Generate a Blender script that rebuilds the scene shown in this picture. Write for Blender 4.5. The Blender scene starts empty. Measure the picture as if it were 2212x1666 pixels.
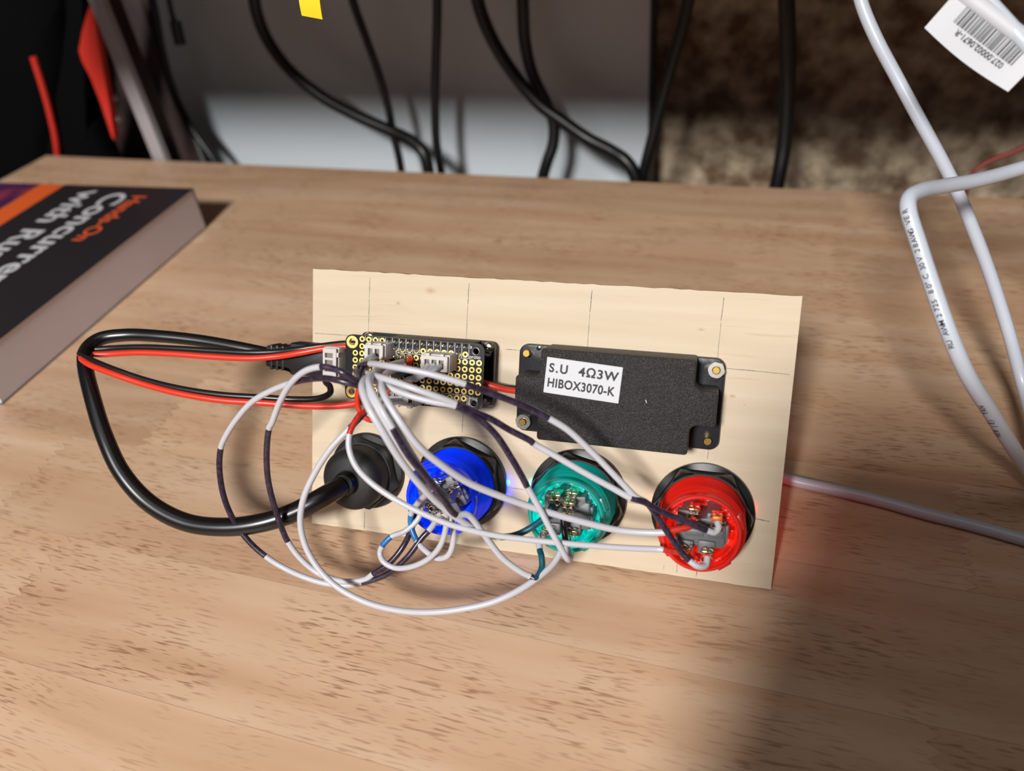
import bpy, bmesh, math, random
from mathutils import Vector, Matrix

random.seed(7)
scene = bpy.context.scene
COL = scene.collection
S = 0.001                                   # lengths below are millimetres

# ------------------------------------------------------------------ camera, world, light, exposure
cam_data = bpy.data.cameras.new('camera')
cam = bpy.data.objects.new('camera', cam_data)
COL.objects.link(cam)
cam.matrix_world = Matrix(((0.965176, -0.087021, 0.246702, 0.147761), (0.246655, 0.616908, -0.747386, -0.177946), (-0.087154, 0.782210, 0.616889, 0.226270), (0.000000, 0.000000, 0.000000, 1.000000)))
cam_data.sensor_width = 36.0
cam_data.lens = 27.504
cam_data.clip_start = 0.005
cam_data.clip_end = 20.0
cam_data.dof.use_dof = True
cam_data.dof.focus_distance = 0.272
cam_data.dof.aperture_fstop = 8.0
scene.camera = cam

world = bpy.data.worlds.new('room_ambient')
scene.world = world
world.use_nodes = True
bg = world.node_tree.nodes['Background']
bg.inputs[0].default_value = (1.0, 0.95, 0.98, 1)
bg.inputs[1].default_value = 0.045

lamp_data = bpy.data.lights.new('room_lamp', 'AREA')
lamp_data.shape = 'DISK'
lamp_data.size = 0.27
lamp_data.energy = 46.0
lamp_data.color = (0.99, 0.98, 0.965)
lamp = bpy.data.objects.new('room_lamp', lamp_data)
COL.objects.link(lamp)
lamp.location = Vector((-81.1, -1374.6, 1184.5)) * S
lamp.rotation_euler = (Vector((110, 40, 30)) * S - lamp.location).to_track_quat('-Z', 'Y').to_euler()

fill_data = bpy.data.lights.new('overhead_fill', 'AREA')  # added soft fill from overhead, no fixture there; lifts the shaded table
fill_data.shape = 'RECTANGLE'
fill_data.size, fill_data.size_y = 1.2, 0.8
fill_data.energy = 3.2
fill_data.color = (1.0, 0.95, 0.93)
fill_l = bpy.data.objects.new('overhead_fill', fill_data)
COL.objects.link(fill_l)
fill_l.location = (0.1, -0.35, 1.65)

vs = scene.view_settings
vs.view_transform = 'Standard'
vs.look = 'None'
vs.gamma = 1.0
vs.use_curve_mapping = False
vs.exposure = 0.0
scene.cycles.max_bounces = 4
scene.cycles.diffuse_bounces = 3
scene.cycles.glossy_bounces = 3
scene.cycles.transmission_bounces = 2

# ------------------------------------------------------------------ frames
LEAN = 0.51754
PANEL = Matrix.Rotation(math.pi / 2 - LEAN, 4, 'X')        # panel plane: x along the bottom edge, y up the board, z out of its back
TZ = -1.5
TABLE = Matrix.Translation(Vector((0, 329.47, TZ)) * S) @ Matrix.Rotation(-0.05189, 4, 'Z')   # origin on the back edge, x along it, y away from the camera

def at(frame, x, y, z=0, rz=0, rx=0):
    return frame @ Matrix.Translation(Vector((x, y, z)) * S) @ Matrix.Rotation(rz, 4, 'Z') @ Matrix.Rotation(rx, 4, 'X')

# ------------------------------------------------------------------ materials
MATS = {}
def lin(c):
    return tuple((v / 255 / 12.92) if v / 255 <= 0.04045 else ((v / 255 + 0.055) / 1.055) ** 2.4 for v in c)

def pbr(name, rgb, rough=0.5, metal=0.0, noise=None, bump=None, spec=0.5, emit=None, coat=0.0, trans=0.0, sss=0.0):
    """rgb in sRGB 0-255. noise=(scale per m, second rgb, lo, hi); bump=(scale per m, strength, distance mm)"""
    m = bpy.data.materials.new(name)
    m.use_nodes = True
    nt = m.node_tree
    b = nt.nodes['Principled BSDF']
    b.inputs['Base Color'].default_value = (*lin(rgb), 1)
    b.inputs['Roughness'].default_value = rough
    b.inputs['Metallic'].default_value = metal
    b.inputs['Specular IOR Level'].default_value = spec
    b.inputs['Coat Weight'].default_value = coat
    b.inputs['Transmission Weight'].default_value = trans
    if sss:
        b.inputs['Subsurface Weight'].default_value = sss
        b.inputs['Subsurface Scale'].default_value = 0.003
    if emit:
        b.inputs['Emission Color'].default_value = (*lin(emit[0]), 1)
        b.inputs['Emission Strength'].default_value = emit[1]
    tc = None
    if noise or bump:
        tc = nt.nodes.new('ShaderNodeNewGeometry')
    if noise:
        n = nt.nodes.new('ShaderNodeTexNoise')
        n.inputs['Scale'].default_value = noise[0]
        n.inputs['Detail'].default_value = 4
        nt.links.new(tc.outputs['Position'], n.inputs['Vector'])
        r = nt.nodes.new('ShaderNodeValToRGB')
        r.color_ramp.elements[0].position = noise[2]
        r.color_ramp.elements[1].position = noise[3]
        r.color_ramp.elements[0].color = (*lin(rgb), 1)
        r.color_ramp.elements[1].color = (*lin(noise[1]), 1)
        nt.links.new(n.outputs['Fac'], r.inputs['Fac'])
        nt.links.new(r.outputs['Color'], b.inputs['Base Color'])
    if bump:
        n = nt.nodes.new('ShaderNodeTexNoise')
        n.inputs['Scale'].default_value = bump[0]
        n.inputs['Detail'].default_value = 3
        nt.links.new(tc.outputs['Position'], n.inputs['Vector'])
        bp_ = nt.nodes.new('ShaderNodeBump')
        bp_.inputs['Strength'].default_value = bump[1]
        bp_.inputs['Distance'].default_value = bump[2] * S
        nt.links.new(n.outputs['Fac'], bp_.inputs['Height'])
        nt.links.new(bp_.outputs['Normal'], b.inputs['Normal'])
    if emit and len(emit) > 2:
        tg = nt.nodes.new('ShaderNodeTexCoord')
        n = nt.nodes.new('ShaderNodeTexNoise'); n.inputs['Scale'].default_value = emit[2]; n.inputs['Detail'].default_value = 2
        nt.links.new(tg.outputs['Object'], n.inputs['Vector'])
        r = nt.nodes.new('ShaderNodeMapRange')
        r.inputs['From Min'].default_value = 0.36; r.inputs['From Max'].default_value = 0.66
        r.inputs['To Min'].default_value = emit[1] * 0.35; r.inputs['To Max'].default_value = emit[1] * 1.5
        nt.links.new(n.outputs['Fac'], r.inputs['Value']); nt.links.new(r.outputs[0], b.inputs['Emission Strength'])
    MATS[name] = m
    return m

def wood(name, stops, pore, rot, sx, sy, pore_sx, pore_sy, pore_lo, pore_hi, rough, vary, rotx=0.0):
    """long-grained wood: stretched noise for figure, finer stretched noise for the dark pores"""
    m = bpy.data.materials.new(name)
    m.use_nodes = True
    nt = m.node_tree
    N, LK = nt.nodes.new, nt.links.new
    b = nt.nodes['Principled BSDF']
    b.inputs['Roughness'].default_value = rough
    g = N('ShaderNodeNewGeometry')
    oi = N('ShaderNodeObjectInfo')
    mul = N('ShaderNodeMath'); mul.operation = 'MULTIPLY'; mul.inputs[1].default_value = 3.7
    LK(oi.outputs['Random'], mul.inputs[0])
    rot_n = N('ShaderNodeVectorRotate'); rot_n.rotation_type = 'EULER_XYZ'; rot_n.inputs['Rotation'].default_value = (rotx, 0, rot)
    LK(g.outputs['Position'], rot_n.inputs['Vector'])
    add = N('ShaderNodeVectorMath'); add.operation = 'ADD'
    LK(rot_n.outputs['Vector'], add.inputs[0]); LK(mul.outputs[0], add.inputs[1])
    # gentle waviness of the grain
    wn = N('ShaderNodeTexNoise'); wn.inputs['Scale'].default_value = 9; wn.inputs['Detail'].default_value = 1
    LK(add.outputs[0], wn.inputs['Vector'])
    ws = N('ShaderNodeVectorMath'); ws.operation = 'SCALE'; ws.inputs['Scale'].default_value = 0.012
    LK(wn.outputs['Color'], ws.inputs[0])
    add2 = N('ShaderNodeVectorMath'); add2.operation = 'ADD'
    LK(add.outputs[0], add2.inputs[0]); LK(ws.outputs[0], add2.inputs[1])
    def streak(ax, ay, detail):
        mp = N('ShaderNodeMapping'); mp.inputs['Scale'].default_value = (ax, ay, ay)
        LK(add2.outputs[0], mp.inputs['Vector'])
        n = N('ShaderNodeTexNoise'); n.inputs['Scale'].default_value = 1.0; n.inputs['Detail'].default_value = detail
        LK(mp.outputs[0], n.inputs['Vector'])
        return n
    fig = streak(sx, sy, 2)
    ramp = N('ShaderNodeValToRGB')
    el = ramp.color_ramp.elements
    el[0].position, el[1].position = 0.3, 0.7
    el[0].color = (*lin(stops[0]), 1); el[1].color = (*lin(stops[-1]), 1)
    if len(stops) > 2:
        e = el.new(0.5); e.color = (*lin(stops[1]), 1)
    LK(fig.outputs['Fac'], ramp.inputs['Fac'])
    # tone of the single stave
    hsv = N('ShaderNodeHueSaturation')
    sepc = N('ShaderNodeSeparateColor'); LK(oi.outputs['Color'], sepc.inputs[0]); LK(sepc.outputs[0], hsv.inputs['Value'])
    LK(ramp.outputs['Color'], hsv.inputs['Color'])
    pr = streak(pore_sx, pore_sy, 1)
    prr = N('ShaderNodeValToRGB')
    prr.color_ramp.elements[0].position = pore_lo; prr.color_ramp.elements[1].position = pore_hi
    LK(pr.outputs['Fac'], prr.inputs['Fac'])
    cl = N('ShaderNodeTexNoise'); cl.inputs['Scale'].default_value = 28; cl.inputs['Detail'].default_value = 1
    LK(add.outputs[0], cl.inputs['Vector'])
    clr = N('ShaderNodeMapRange'); clr.inputs['From Min'].default_value = 0.35; clr.inputs['From Max'].default_value = 0.65
    LK(cl.outputs['Fac'], clr.inputs['Value'])
    pm = N('ShaderNodeMath'); pm.operation = 'MULTIPLY'
    LK(prr.outputs['Color'], pm.inputs[0]); LK(clr.outputs[0], pm.inputs[1])
    pm2 = N('ShaderNodeMath'); pm2.operation = 'MULTIPLY'; pm2.inputs[1].default_value = 0.8
    LK(pm.outputs[0], pm2.inputs[0])
    mix = N('ShaderNodeMix'); mix.data_type = 'RGBA'
    mix.inputs[7].default_value = (*lin(pore), 1)
    LK(pm2.outputs[0], mix.inputs[0]); LK(hsv.outputs['Color'], mix.inputs[6])
    LK(mix.outputs[2], b.inputs['Base Color'])
    MATS[name] = m
    return m

wood('rubberwood', [(190, 151, 119), (199, 163, 131), (208, 176, 146)], (136, 94, 64), 0.0519, 6, 70, 125, 1250, 0.55, 0.69, 0.45, 0.05)
wood('basswood', [(193, 173, 146), (197, 178, 152), (201, 184, 159)], (182, 154, 122), 0, 10, 160, 40, 900, 0.62, 0.8, 0.6, 0.0, rotx=-(math.pi / 2 - LEAN))
pbr('ply_edge', (150, 128, 98), 0.8, noise=(700, (60, 52, 44), 0.45, 0.65))
pbr('pencil', (140, 132, 118), 0.7, noise=(900, (92, 88, 84), 0.4, 0.6))
pbr('knot', (184, 154, 122), 0.7)
pbr('knot_halo', (191, 168, 139), 0.7)
pbr('black_plastic', (17, 16, 17), 0.38)
pbr('black_matte', (21, 20, 21), 0.6, bump=(2500, 0.3, 0.1))
pbr('speaker_black', (22, 21, 21), 0.47, noise=(3000, (74, 70, 68), 0.50, 0.74), bump=(2400, 1.0, 0.5), spec=0.5)
pbr('flange_black', (34, 34, 38), 0.33, bump=(300, 0.3, 0.3))
pbr('cable_black', (13, 12, 14), 0.3, spec=0.6)
pbr('cord_black', (6, 6, 7), 0.42)
pbr('rubber_black', (20, 20, 22), 0.5)
pbr('brass', (214, 176, 96), 0.22, 1.0)
pbr('steel', (196, 190, 178), 0.22, 1.0)
pbr('dark_steel', (92, 90, 88), 0.35, 1.0)
pbr('gold', (246, 208, 116), 0.38, 0.4)
pbr('solder', (206, 208, 212), 0.16, 1.0, bump=(1800, 0.5, 0.2))
pbr('pcb', (9, 8, 9), 0.38, spec=0.3)
pbr('silkscreen', (196, 196, 196), 0.6)
pbr('white_nylon', (188, 182, 178), 0.4)
pbr('slot_shade', (120, 108, 98), 0.6)  # darker nylon tone: shade inside the plug slots put into the colour
pbr('wire_white', (186, 184, 189), 0.38)
pbr('ink_dark', (36, 27, 42), 0.3, noise=(700, (66, 50, 74), 0.45, 0.75), spec=0.6)
pbr('ink_red', (172, 34, 22), 0.35, noise=(700, (196, 52, 36), 0.4, 0.7))
pbr('ink_teal', (8, 84, 100), 0.35, noise=(700, (16, 60, 74), 0.4, 0.7))
pbr('ink_blue', (26, 110, 176), 0.35, noise=(700, (34, 82, 136), 0.4, 0.7))
pbr('wire_red', (206, 52, 30), 0.35)
pbr('wire_black', (26, 23, 24), 0.32)
pbr('print_grey', (120, 112, 122), 0.5)
pbr('cable_white', (188, 193, 202), 0.33)
pbr('paper_label', (192, 192, 196), 0.55)
pbr('print_black', (18, 18, 20), 0.6)
pbr('switch_grey', (92, 92, 94), 0.45)
pbr('tin', (224, 204, 166), 0.2, 1.0)
pbr('copper_orange', (206, 96, 34), 0.4, 0.3)
pbr('pages', (232, 227, 236), 0.8)
pbr('cover_dark', (34, 32, 36), 0.4)
pbr('cover_orange', (226, 96, 38), 0.45)
pbr('cover_image', (70, 30, 72), 0.45, noise=(60, (150, 50, 66), 0.45, 0.7))
pbr('cover_white', (196, 196, 198), 0.5)
pbr('cover_text_orange', (214, 88, 44), 0.5)
pbr('painted_board', (206, 213, 217), 0.55)
pbr('board_edge', (40, 37, 36), 0.6)
pbr('rough_stone', (112, 88, 66), 0.9, noise=(52, (204, 184, 156), 0.36, 0.68), bump=(70, 1.0, 6))
pbr('dark_brown', (62, 46, 42), 0.6, noise=(30, (48, 36, 34), 0.4, 0.6))
pbr('grey_metal', (176, 170, 172), 0.5, 0.2)
pbr('fabric_black', (4, 4, 5), 0.9, bump=(1200, 0.4, 0.3), spec=0.1)
pbr('bag_red', (206, 48, 34), 0.55)
pbr('dull_red', (120, 26, 22), 0.5)
pbr('tag_yellow', (236, 206, 38), 0.5)
pbr('floor_dark', (70, 58, 50), 0.7, noise=(20, (50, 42, 38), 0.4, 0.6))
pbr('shelf_wood', (110, 84, 62), 0.6)
pbr('blocker_black', (16, 16, 18), 0.3)
GLOW = {'blue': ((0, 40, 225), (0, 58, 255)), 'green': ((0, 128, 118), (0, 214, 196)), 'red': ((196, 26, 16), (255, 34, 16))}
EMIT = {'blue': 0.34, 'green': 0.09, 'red': 0.09}
INNER = {'blue': 0.9, 'green': 0.62, 'red': 0.42}
for k, (base, em) in GLOW.items():
    pbr('lit_' + k, base, 0.32, emit=(em, EMIT[k], 70), coat=0.1, bump=(260, 0.25, 0.6))
    pbr('lit_inner_' + k, base, 0.3, emit=(em, INNER[k], 140), bump=(420, 0.9, 1.0))
    pbr('led_' + k, base, 0.3, emit=(em, 10))
    for q in ('lit_', 'lit_inner_', 'led_'):
        MATS[q + k].cycles.emission_sampling = 'NONE' if q != 'lit_' else 'AUTO'

# ------------------------------------------------------------------ mesh helpers (millimetres in, metres out)
def finish(name, bm, mats, parent=None, smooth=35, matrix=None, label=None):
    bmesh.ops.scale(bm, vec=(S, S, S), verts=bm.verts)
    me = bpy.data.meshes.new(name)
    bm.to_mesh(me)
    bm.free()
    for m in ([mats] if isinstance(mats, str) else mats):
        me.materials.append(MATS[m])
    if smooth:
        me.shade_smooth()
        me.set_sharp_from_angle(angle=math.radians(smooth))
    o = bpy.data.objects.new(name, me)
    COL.objects.link(o)
    if parent is not None:
        o.parent = parent
    if matrix is not None:
        o.matrix_basis = matrix
    if label:
        o['label'] = label
    return o

def tag(o, label, cat, group=None, kind=None):
    o['label'] = label
    if cat:
        o['category'] = cat
    if group:
        o['group'] = group
    if kind:
        o['kind'] = kind
    return o

def thing(name, label, cat, matrix=None, group=None, kind=None):
    o = bpy.data.objects.new(name, None)
    COL.objects.link(o)
    o.empty_display_size = 0.01
    if matrix is not None:
        o.matrix_basis = matrix
    return tag(o, label, cat, group, kind)

def share(o, parent, matrix):
    c = o.copy()
    COL.objects.link(c)
    c.parent = parent
    c.matrix_basis = matrix
    return c

def new():
    return bmesh.new()

def box(bm, lo, hi, bev=0.0, mat=0, seg=2):
    t = bmesh.new()
    bmesh.ops.create_cube(t, size=1)
    for v in t.verts:
        v.co = Vector(((lo[i] + hi[i]) / 2 + v.co[i] * (hi[i] - lo[i])) for i in range(3))
    if bev:
        bmesh.ops.bevel(t, geom=t.edges[:], offset=bev, segments=seg, affect='EDGES', profile=0.5)
    for f in t.faces:
        f.material_index = mat
    join(bm, t)

def join(bm, t, mtx=None):
    vm = {}
    for v in t.verts:
        vm[v] = bm.verts.new(mtx @ v.co if mtx else v.co)
    for f in t.faces:
        try:
            nf = bm.faces.new([vm[v] for v in f.verts])
            nf.material_index = f.material_index
        except ValueError:
            pass
    t.free()

def loft(bm, rings, close=True, cap0=False, cap1=False, mat=0, mats=None):
    vr = [[bm.verts.new(Vector(p)) for p in r] for r in rings]
    n = len(vr[0])
    for k in range(len(vr) - 1):
        a, b = vr[k], vr[k + 1]
        for i in range(n if close else n - 1):
            j = (i + 1) % n
            f = bm.faces.new((a[i], a[j], b[j], b[i]))
            f.material_index = mats[k] if mats else mat
    if cap0:
        bm.faces.new(list(reversed(vr[0]))).material_index = mats[0] if mats else mat
    if cap1:
        bm.faces.new(vr[-1]).material_index = mats[-1] if mats else mat
    return vr

def circle(r, z, n=32, cx=0, cy=0, a0=0):
    return [(cx + r * math.cos(a0 + 2 * math.pi * i / n), cy + r * math.sin(a0 + 2 * math.pi * i / n), z) for i in range(n)]

def lathe(bm, prof, n=40, cap0=False, cap1=False, mat=0, cx=0, cy=0):
    loft(bm, [circle(r, z, n, cx, cy) for r, z in prof], True, cap0, cap1, mat)

def hexr(th, ap):
    a = (th + math.pi / 6) % (math.pi / 3) - math.pi / 6
    return ap / math.cos(a)

def round_poly(pts, rad, n=5):
    out = []
    m = len(pts)
    for i in range(m):
        p, a, b = Vector(pts[i]), Vector(pts[i - 1]), Vector(pts[(i + 1) % m])
        r = rad[i] if isinstance(rad, (list, tuple)) else rad
        u, v = (a - p).normalized(), (b - p).normalized()
        if r <= 0:
            out.append(tuple(p)); continue
        half = math.acos(max(-1, min(1, u.dot(v)))) / 2
        d = r / math.tan(half)
        c = p + (u + v).normalized() * (r / math.sin(half))
        s, e = p + u * d - c, p + v * d - c
        a0 = math.atan2(s.y, s.x); a1 = math.atan2(e.y, e.x)
        da = (a1 - a0 + math.pi) % (2 * math.pi) - math.pi
        for k in range(n + 1):
            t = a0 + da * k / n
            out.append((c.x + r * math.cos(t), c.y + r * math.sin(t)))
    return out

def rect(w, h, cx=0, cy=0):
    return [(cx - w / 2, cy - h / 2), (cx + w / 2, cy - h / 2), (cx + w / 2, cy + h / 2), (cx - w / 2, cy + h / 2)]

def inset(poly, d):
    m = len(poly); out = []
    for i in range(m):
        a, p, b = Vector(poly[i - 1]), Vector(poly[i]), Vector(poly[(i + 1) % m])
        e1, e2 = (p - a).normalized(), (b - p).normalized()
        n = Vector((-(e1.y + e2.y), e1.x + e2.x))
        n.normalize()
        k = max(0.5, n.dot(Vector((-e1.y, e1.x))))
        q = p + n * (d / k)
        out.append((q.x, q.y))
    return out

def slab(bm, poly, z0, z1, bev=0.0, mat=0, draft=0.0):
    """prism of a (counter-clockwise) polygon, its far edge rounded over by bev"""
    rings = [[(x, y, z0) for x, y in poly]]
    if bev:
        base = inset(poly, draft)
        rings.append([(x, y, z1 - bev) for x, y in base])
        rings.append([(x, y, z1 - bev * 0.3) for x, y in inset(base, bev * 0.3)])
        rings.append([(x, y, z1) for x, y in inset(base, bev)])
    else:
        rings.append([(x, y, z1) for x, y in poly])
    loft(bm, rings, True, True, True, mat)

def plate(bm, outer, holes, z0, z1, mat=0, edge_mat=None):
    """flat board with real holes"""
    t = bmesh.new()
    loops = []
    for lp in [outer] + holes:
        vs_ = [t.verts.new((x, y, z1)) for x, y in lp]
        loops.append(vs_)
        for i in range(len(vs_)):
            t.edges.new((vs_[i], vs_[(i + 1) % len(vs_)]))
    bmesh.ops.triangle_fill(t, use_beauty=True, use_dissolve=False, edges=t.edges[:])
    for f in t.faces:
        if f.normal.z < 0:
            f.normal_flip()
        f.material_index = mat
    top = t.faces[:]
    vmap = {}
    for v in list(t.verts):
        vmap[v] = t.verts.new((v.co.x, v.co.y, z0))
    for f in top:
        t.faces.new([vmap[v] for v in reversed(f.verts)]).material_index = mat
    for lp in loops:
        for i in range(len(lp)):
            a, b = lp[i], lp[(i + 1) % len(lp)]
            t.faces.new((b, a, vmap[a], vmap[b])).material_index = mat if edge_mat is None else edge_mat
    bmesh.ops.recalc_face_normals(t, faces=t.faces[:])
    join(bm, t)

def spline(pts, per=10):
    """centripetal-like Catmull-Rom through the points; returns (points, index of control segment)"""
    P = [Vector(p[:3]) for p in pts]
    out, idx = [], []
    for i in range(len(P) - 1):
        p1, p2 = P[i], P[i + 1]
        p0 = P[i - 1] if i else p1 * 2 - p2
        p3 = P[i + 2] if i + 2 < len(P) else p2 * 2 - p1
        d1, d2, d3 = max((p1 - p0).length, 1e-4) ** 0.5, max((p2 - p1).length, 1e-4) ** 0.5, max((p3 - p2).length, 1e-4) ** 0.5
        m1 = ((p1 - p0) / d1 - (p2 - p0) / (d1 + d2) + (p2 - p1) / d2) * d2
        m2 = ((p2 - p1) / d2 - (p3 - p1) / (d2 + d3) + (p3 - p2) / d3) * d2
        for k in range(per):
            t = k / per
            out.append(p1 * (2 * t ** 3 - 3 * t ** 2 + 1) + m1 * (t ** 3 - 2 * t ** 2 + t) + p2 * (-2 * t ** 3 + 3 * t ** 2) + m2 * (t ** 3 - t ** 2))
            idx.append(i)
    out.append(P[-1]); idx.append(len(P) - 2)
    return out, idx

def frames(path):
    tans = []
    for i in range(len(path)):
        a = path[max(0, i - 1)]; b = path[min(len(path) - 1, i + 1)]
        tans.append((b - a).normalized())
    n = tans[0].orthogonal().normalized()
    out = []
    for t in tans:
        n = (n - t * n.dot(t))
        if n.length < 1e-6:
            n = t.orthogonal()
        n.normalize()
        out.append((t, n, t.cross(n)))
    return out

def tube(bm, pts, r, seg=12, per=10, codes=None, origin=Vector((0, 0, 0)), r1=None):
    path, idx = spline(pts, per)
    fr = frames(path)
    rings, mats = [], []
    last = len(path) - 1
    for i, (p, (t, n, b)) in enumerate(zip(path, fr)):
        rr = r if r1 is None else r + (r1 - r) * i / last
        rings.append([p - origin + (n * math.cos(2 * math.pi * k / seg) + b * math.sin(2 * math.pi * k / seg)) * rr for k in range(seg)])
        mats.append(codes[idx[i]] if codes else 0)
    loft(bm, rings, True, True, True, mats=mats[:-1] + [mats[-2]])
    return path

INKS = {'w': 'wire_white', 'k': 'ink_dark', 'r': 'ink_red', 't': 'ink_teal', 'b': 'ink_blue', 'R': 'wire_red', 'K': 'wire_black', 'p': 'print_grey'}
def wire(name, pts, r, label, cat='wire', group=None, mat=None, seg=12, per=10, r1=None):
    """one wire: control points in world millimetres, each with the colour of the stretch that follows"""
    org = Vector(pts[0][:3])
    bm = new()
    if mat:
        mats, codes = [mat], None
    else:
        keys = []
        cur, codes = 'w', []
        for p in pts:
            if len(p) > 3:
                cur = p[3]
            if cur not in keys:
                keys.append(cur)
            codes.append(keys.index(cur))
        mats = [INKS[k] for k in keys]
    tube(bm, pts, r, seg, per, codes, org, r1)
    o = finish(name, bm, mats, smooth=60, matrix=Matrix.Translation(org * S))
    return tag(o, label, cat, group)

def text(body, size, mat, parent, matrix, name, bold=0.0, depth=0.03, align='LEFT', sx=1.0, space=1.0):
    cu = bpy.data.curves.new(name, 'FONT')
    cu.body = body
    cu.size = size * S
    cu.offset = bold * S
    cu.extrude = depth * S
    cu.align_x = align
    cu.space_character = space
    tmp = bpy.data.objects.new(name, cu)
    COL.objects.link(tmp)
    dg = bpy.context.evaluated_depsgraph_get()
    dg.update()
    me = bpy.data.meshes.new_from_object(tmp.evaluated_get(dg))
    bpy.data.objects.remove(tmp)
    bpy.data.curves.remove(cu)
    me.materials.clear()
    me.materials.append(MATS[mat])
    o = bpy.data.objects.new(name, me)
    COL.objects.link(o)
    o.parent = parent
    o.matrix_basis = matrix @ Matrix.Diagonal((sx, 1, 1, 1))
    return o

def tr(x, y, z, rz=0):
    return Matrix.Translation(Vector((x, y, z)) * S) @ Matrix.Rotation(rz, 4, 'Z')

# ================================================================== THE SETTING
FLOOR_Z = -740.0
bm = new(); box(bm, (-1500, -1600, FLOOR_Z - 20 - TZ), (1500, 700, FLOOR_Z - TZ))
tag(finish('floor', bm, 'floor_dark', matrix=TABLE, smooth=0), 'dark floor under the table', None, kind='structure')

WALL_Y = 150.0
bm = new()
nx, nz = 150, 75
grid = []
for j in range(nz + 1):
    row = []
    for i in range(nx + 1):
        X = -1500 + 3000 * i / nx; Z = FLOOR_Z - TZ + (-FLOOR_Z + 760) * j / nz
        bump_ = 0
        if 60 < X < 420 and -150 < Z < 260:
            bump_ = random.uniform(-3.0, 3.0)
        row.append(bm.verts.new((X, WALL_Y + bump_, Z)))
    grid.append(row)
for j in range(nz):
    for i in range(nx):
        bm.faces.new((grid[j][i], grid[j][i + 1], grid[j + 1][i + 1], grid[j + 1][i]))
tag(finish('wall_back', bm, 'rough_stone', matrix=TABLE, smooth=60), 'rough brown stone wall behind the table', None, kind='structure')

# unseen shelf added above the view to throw the shade over the upper wall
sh = thing('shade_shelf', 'deep wooden shelf added out of view to shade the upper wall', 'shelf', at(TABLE, 0, 0, 0))
SHELF_Z, SHELF_Y = 203.4, -220.0
bm = new(); box(bm, (-298, SHELF_Y, SHELF_Z), (1100, WALL_Y + 4, SHELF_Z + 22), 1.5)
finish('shelf_board', bm, 'shelf_wood', sh)
for X in (-200, 420, 880):
    bm = new(); box(bm, (X - 12, WALL_Y - 120, SHELF_Z - 6), (X + 12, WALL_Y + 4, SHELF_Z), 1)
    box(bm, (X - 12, WALL_Y - 6, SHELF_Z - 30), (X + 12, WALL_Y + 4, SHELF_Z), 1)
    finish('bracket', bm, 'grey_metal', sh)

# ================================================================== TABLE
tb = thing('wooden_table', 'pale tan rubberwood table made of glued staves with short dark grain', 'table', TABLE)
X0, X1 = -429.0, 820.0
bounds = [2.0, -45.0, -97.0, -149.0, -201.0, -253.0, -304.8, -357.0, -409.0, -461.0, -513.0, -565.0, -610.0]
fixed = {5: [-87.0], 7: [-79.0]}
def zig(x, ya, yb, n=20, depth=4.0):
    pts = []
    for i in range(n + 1):
        y = ya + (yb - ya) * i / n
        pts.append((x + (depth / 2 if i % 2 else -depth / 2), y))
    return pts
GAP = 0.06
for k in range(len(bounds) - 1):
    yt, yb = bounds[k] - GAP, bounds[k + 1] + GAP
    cuts = list(fixed.get(k, []))
    x = X0 + random.uniform(180, 330)
    if cuts:
        x = cuts[0] + random.uniform(280, 420)
        cuts.append(cuts[0] - 260)
    while x < X1 - 120:
        cuts.append(x); x += random.uniform(280, 460)
    cuts = sorted(c for c in cuts if X0 + 60 < c < X1 - 60)
    ends = [None] + cuts + [None]
    for i in range(len(ends) - 1):
        a, b = ends[i], ends[i + 1]
        left = [(X0, yt), (X0, yb)] if a is None else [(x_ + GAP, y_) for x_, y_ in zig(a, yt, yb)]
        right = [(X1, yb), (X1, yt)] if b is None else [(x_ - GAP, y_) for x_, y_ in zig(b, yb, yt)]
        bm = new()
        poly = left + right
        loft(bm, [[(x_, y_, -26) for x_, y_ in poly], [(x_, y_, 0.0) for x_, y_ in poly]], True, True, True)
        bmesh.ops.recalc_face_normals(bm, faces=bm.faces[:])
        so = finish('stave', bm, 'rubberwood', tb, smooth=0)
        tone = random.uniform(0.94, 1.05)
        if k == 5 and b == -87.0:
            tone = 0.86
        so.color = (tone, tone, tone, 1)
for (lx, ly) in ((-380, -50), (770, -50), (-380, -560), (770, -560)):
    bm = new(); box(bm, (lx - 25, ly - 25, FLOOR_Z - TZ), (lx + 25, ly + 25, -26), 2)
    finish('leg', bm, 'board_edge', tb)

# ================================================================== PLYWOOD PANEL WITH ITS PENCIL MARKS
PW, PH, PT = 173.17, 99.52, 3.0
BTN = {'blue': (61.7, 24.6), 'green': (105.2, 24.6), 'red': (148.3, 24.6)}
USB = (24.0, 24.6)
pn = thing('plywood_panel', 'thin pale plywood panel with pencil lines leaning on the table', 'panel', PANEL)
bm = new()
holes = [[(cx + 14.25 * math.cos(-2 * math.pi * i / 40), cy + 14.25 * math.sin(-2 * math.pi * i / 40)) for i in range(40)] for cx, cy in BTN.values()]
holes.append([(USB[0] + 11.9 * math.cos(-2 * math.pi * i / 40), USB[1] + 11.9 * math.sin(-2 * math.pi * i / 40)) for i in range(40)])
edge = []
for i in range(60):
    edge.append((PW * i / 59, random.uniform(-0.12, 0.12)))
for i in range(60):
    edge.append((PW * (1 - i / 59) + (0 if 0 < i < 59 else 0), PH + random.uniform(-0.18, 0.12)))
plate(bm, edge, holes, -PT, 0, 0, 1)
finish('board', bm, ['basswood', 'ply_edge'], pn, smooth=0)
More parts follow.
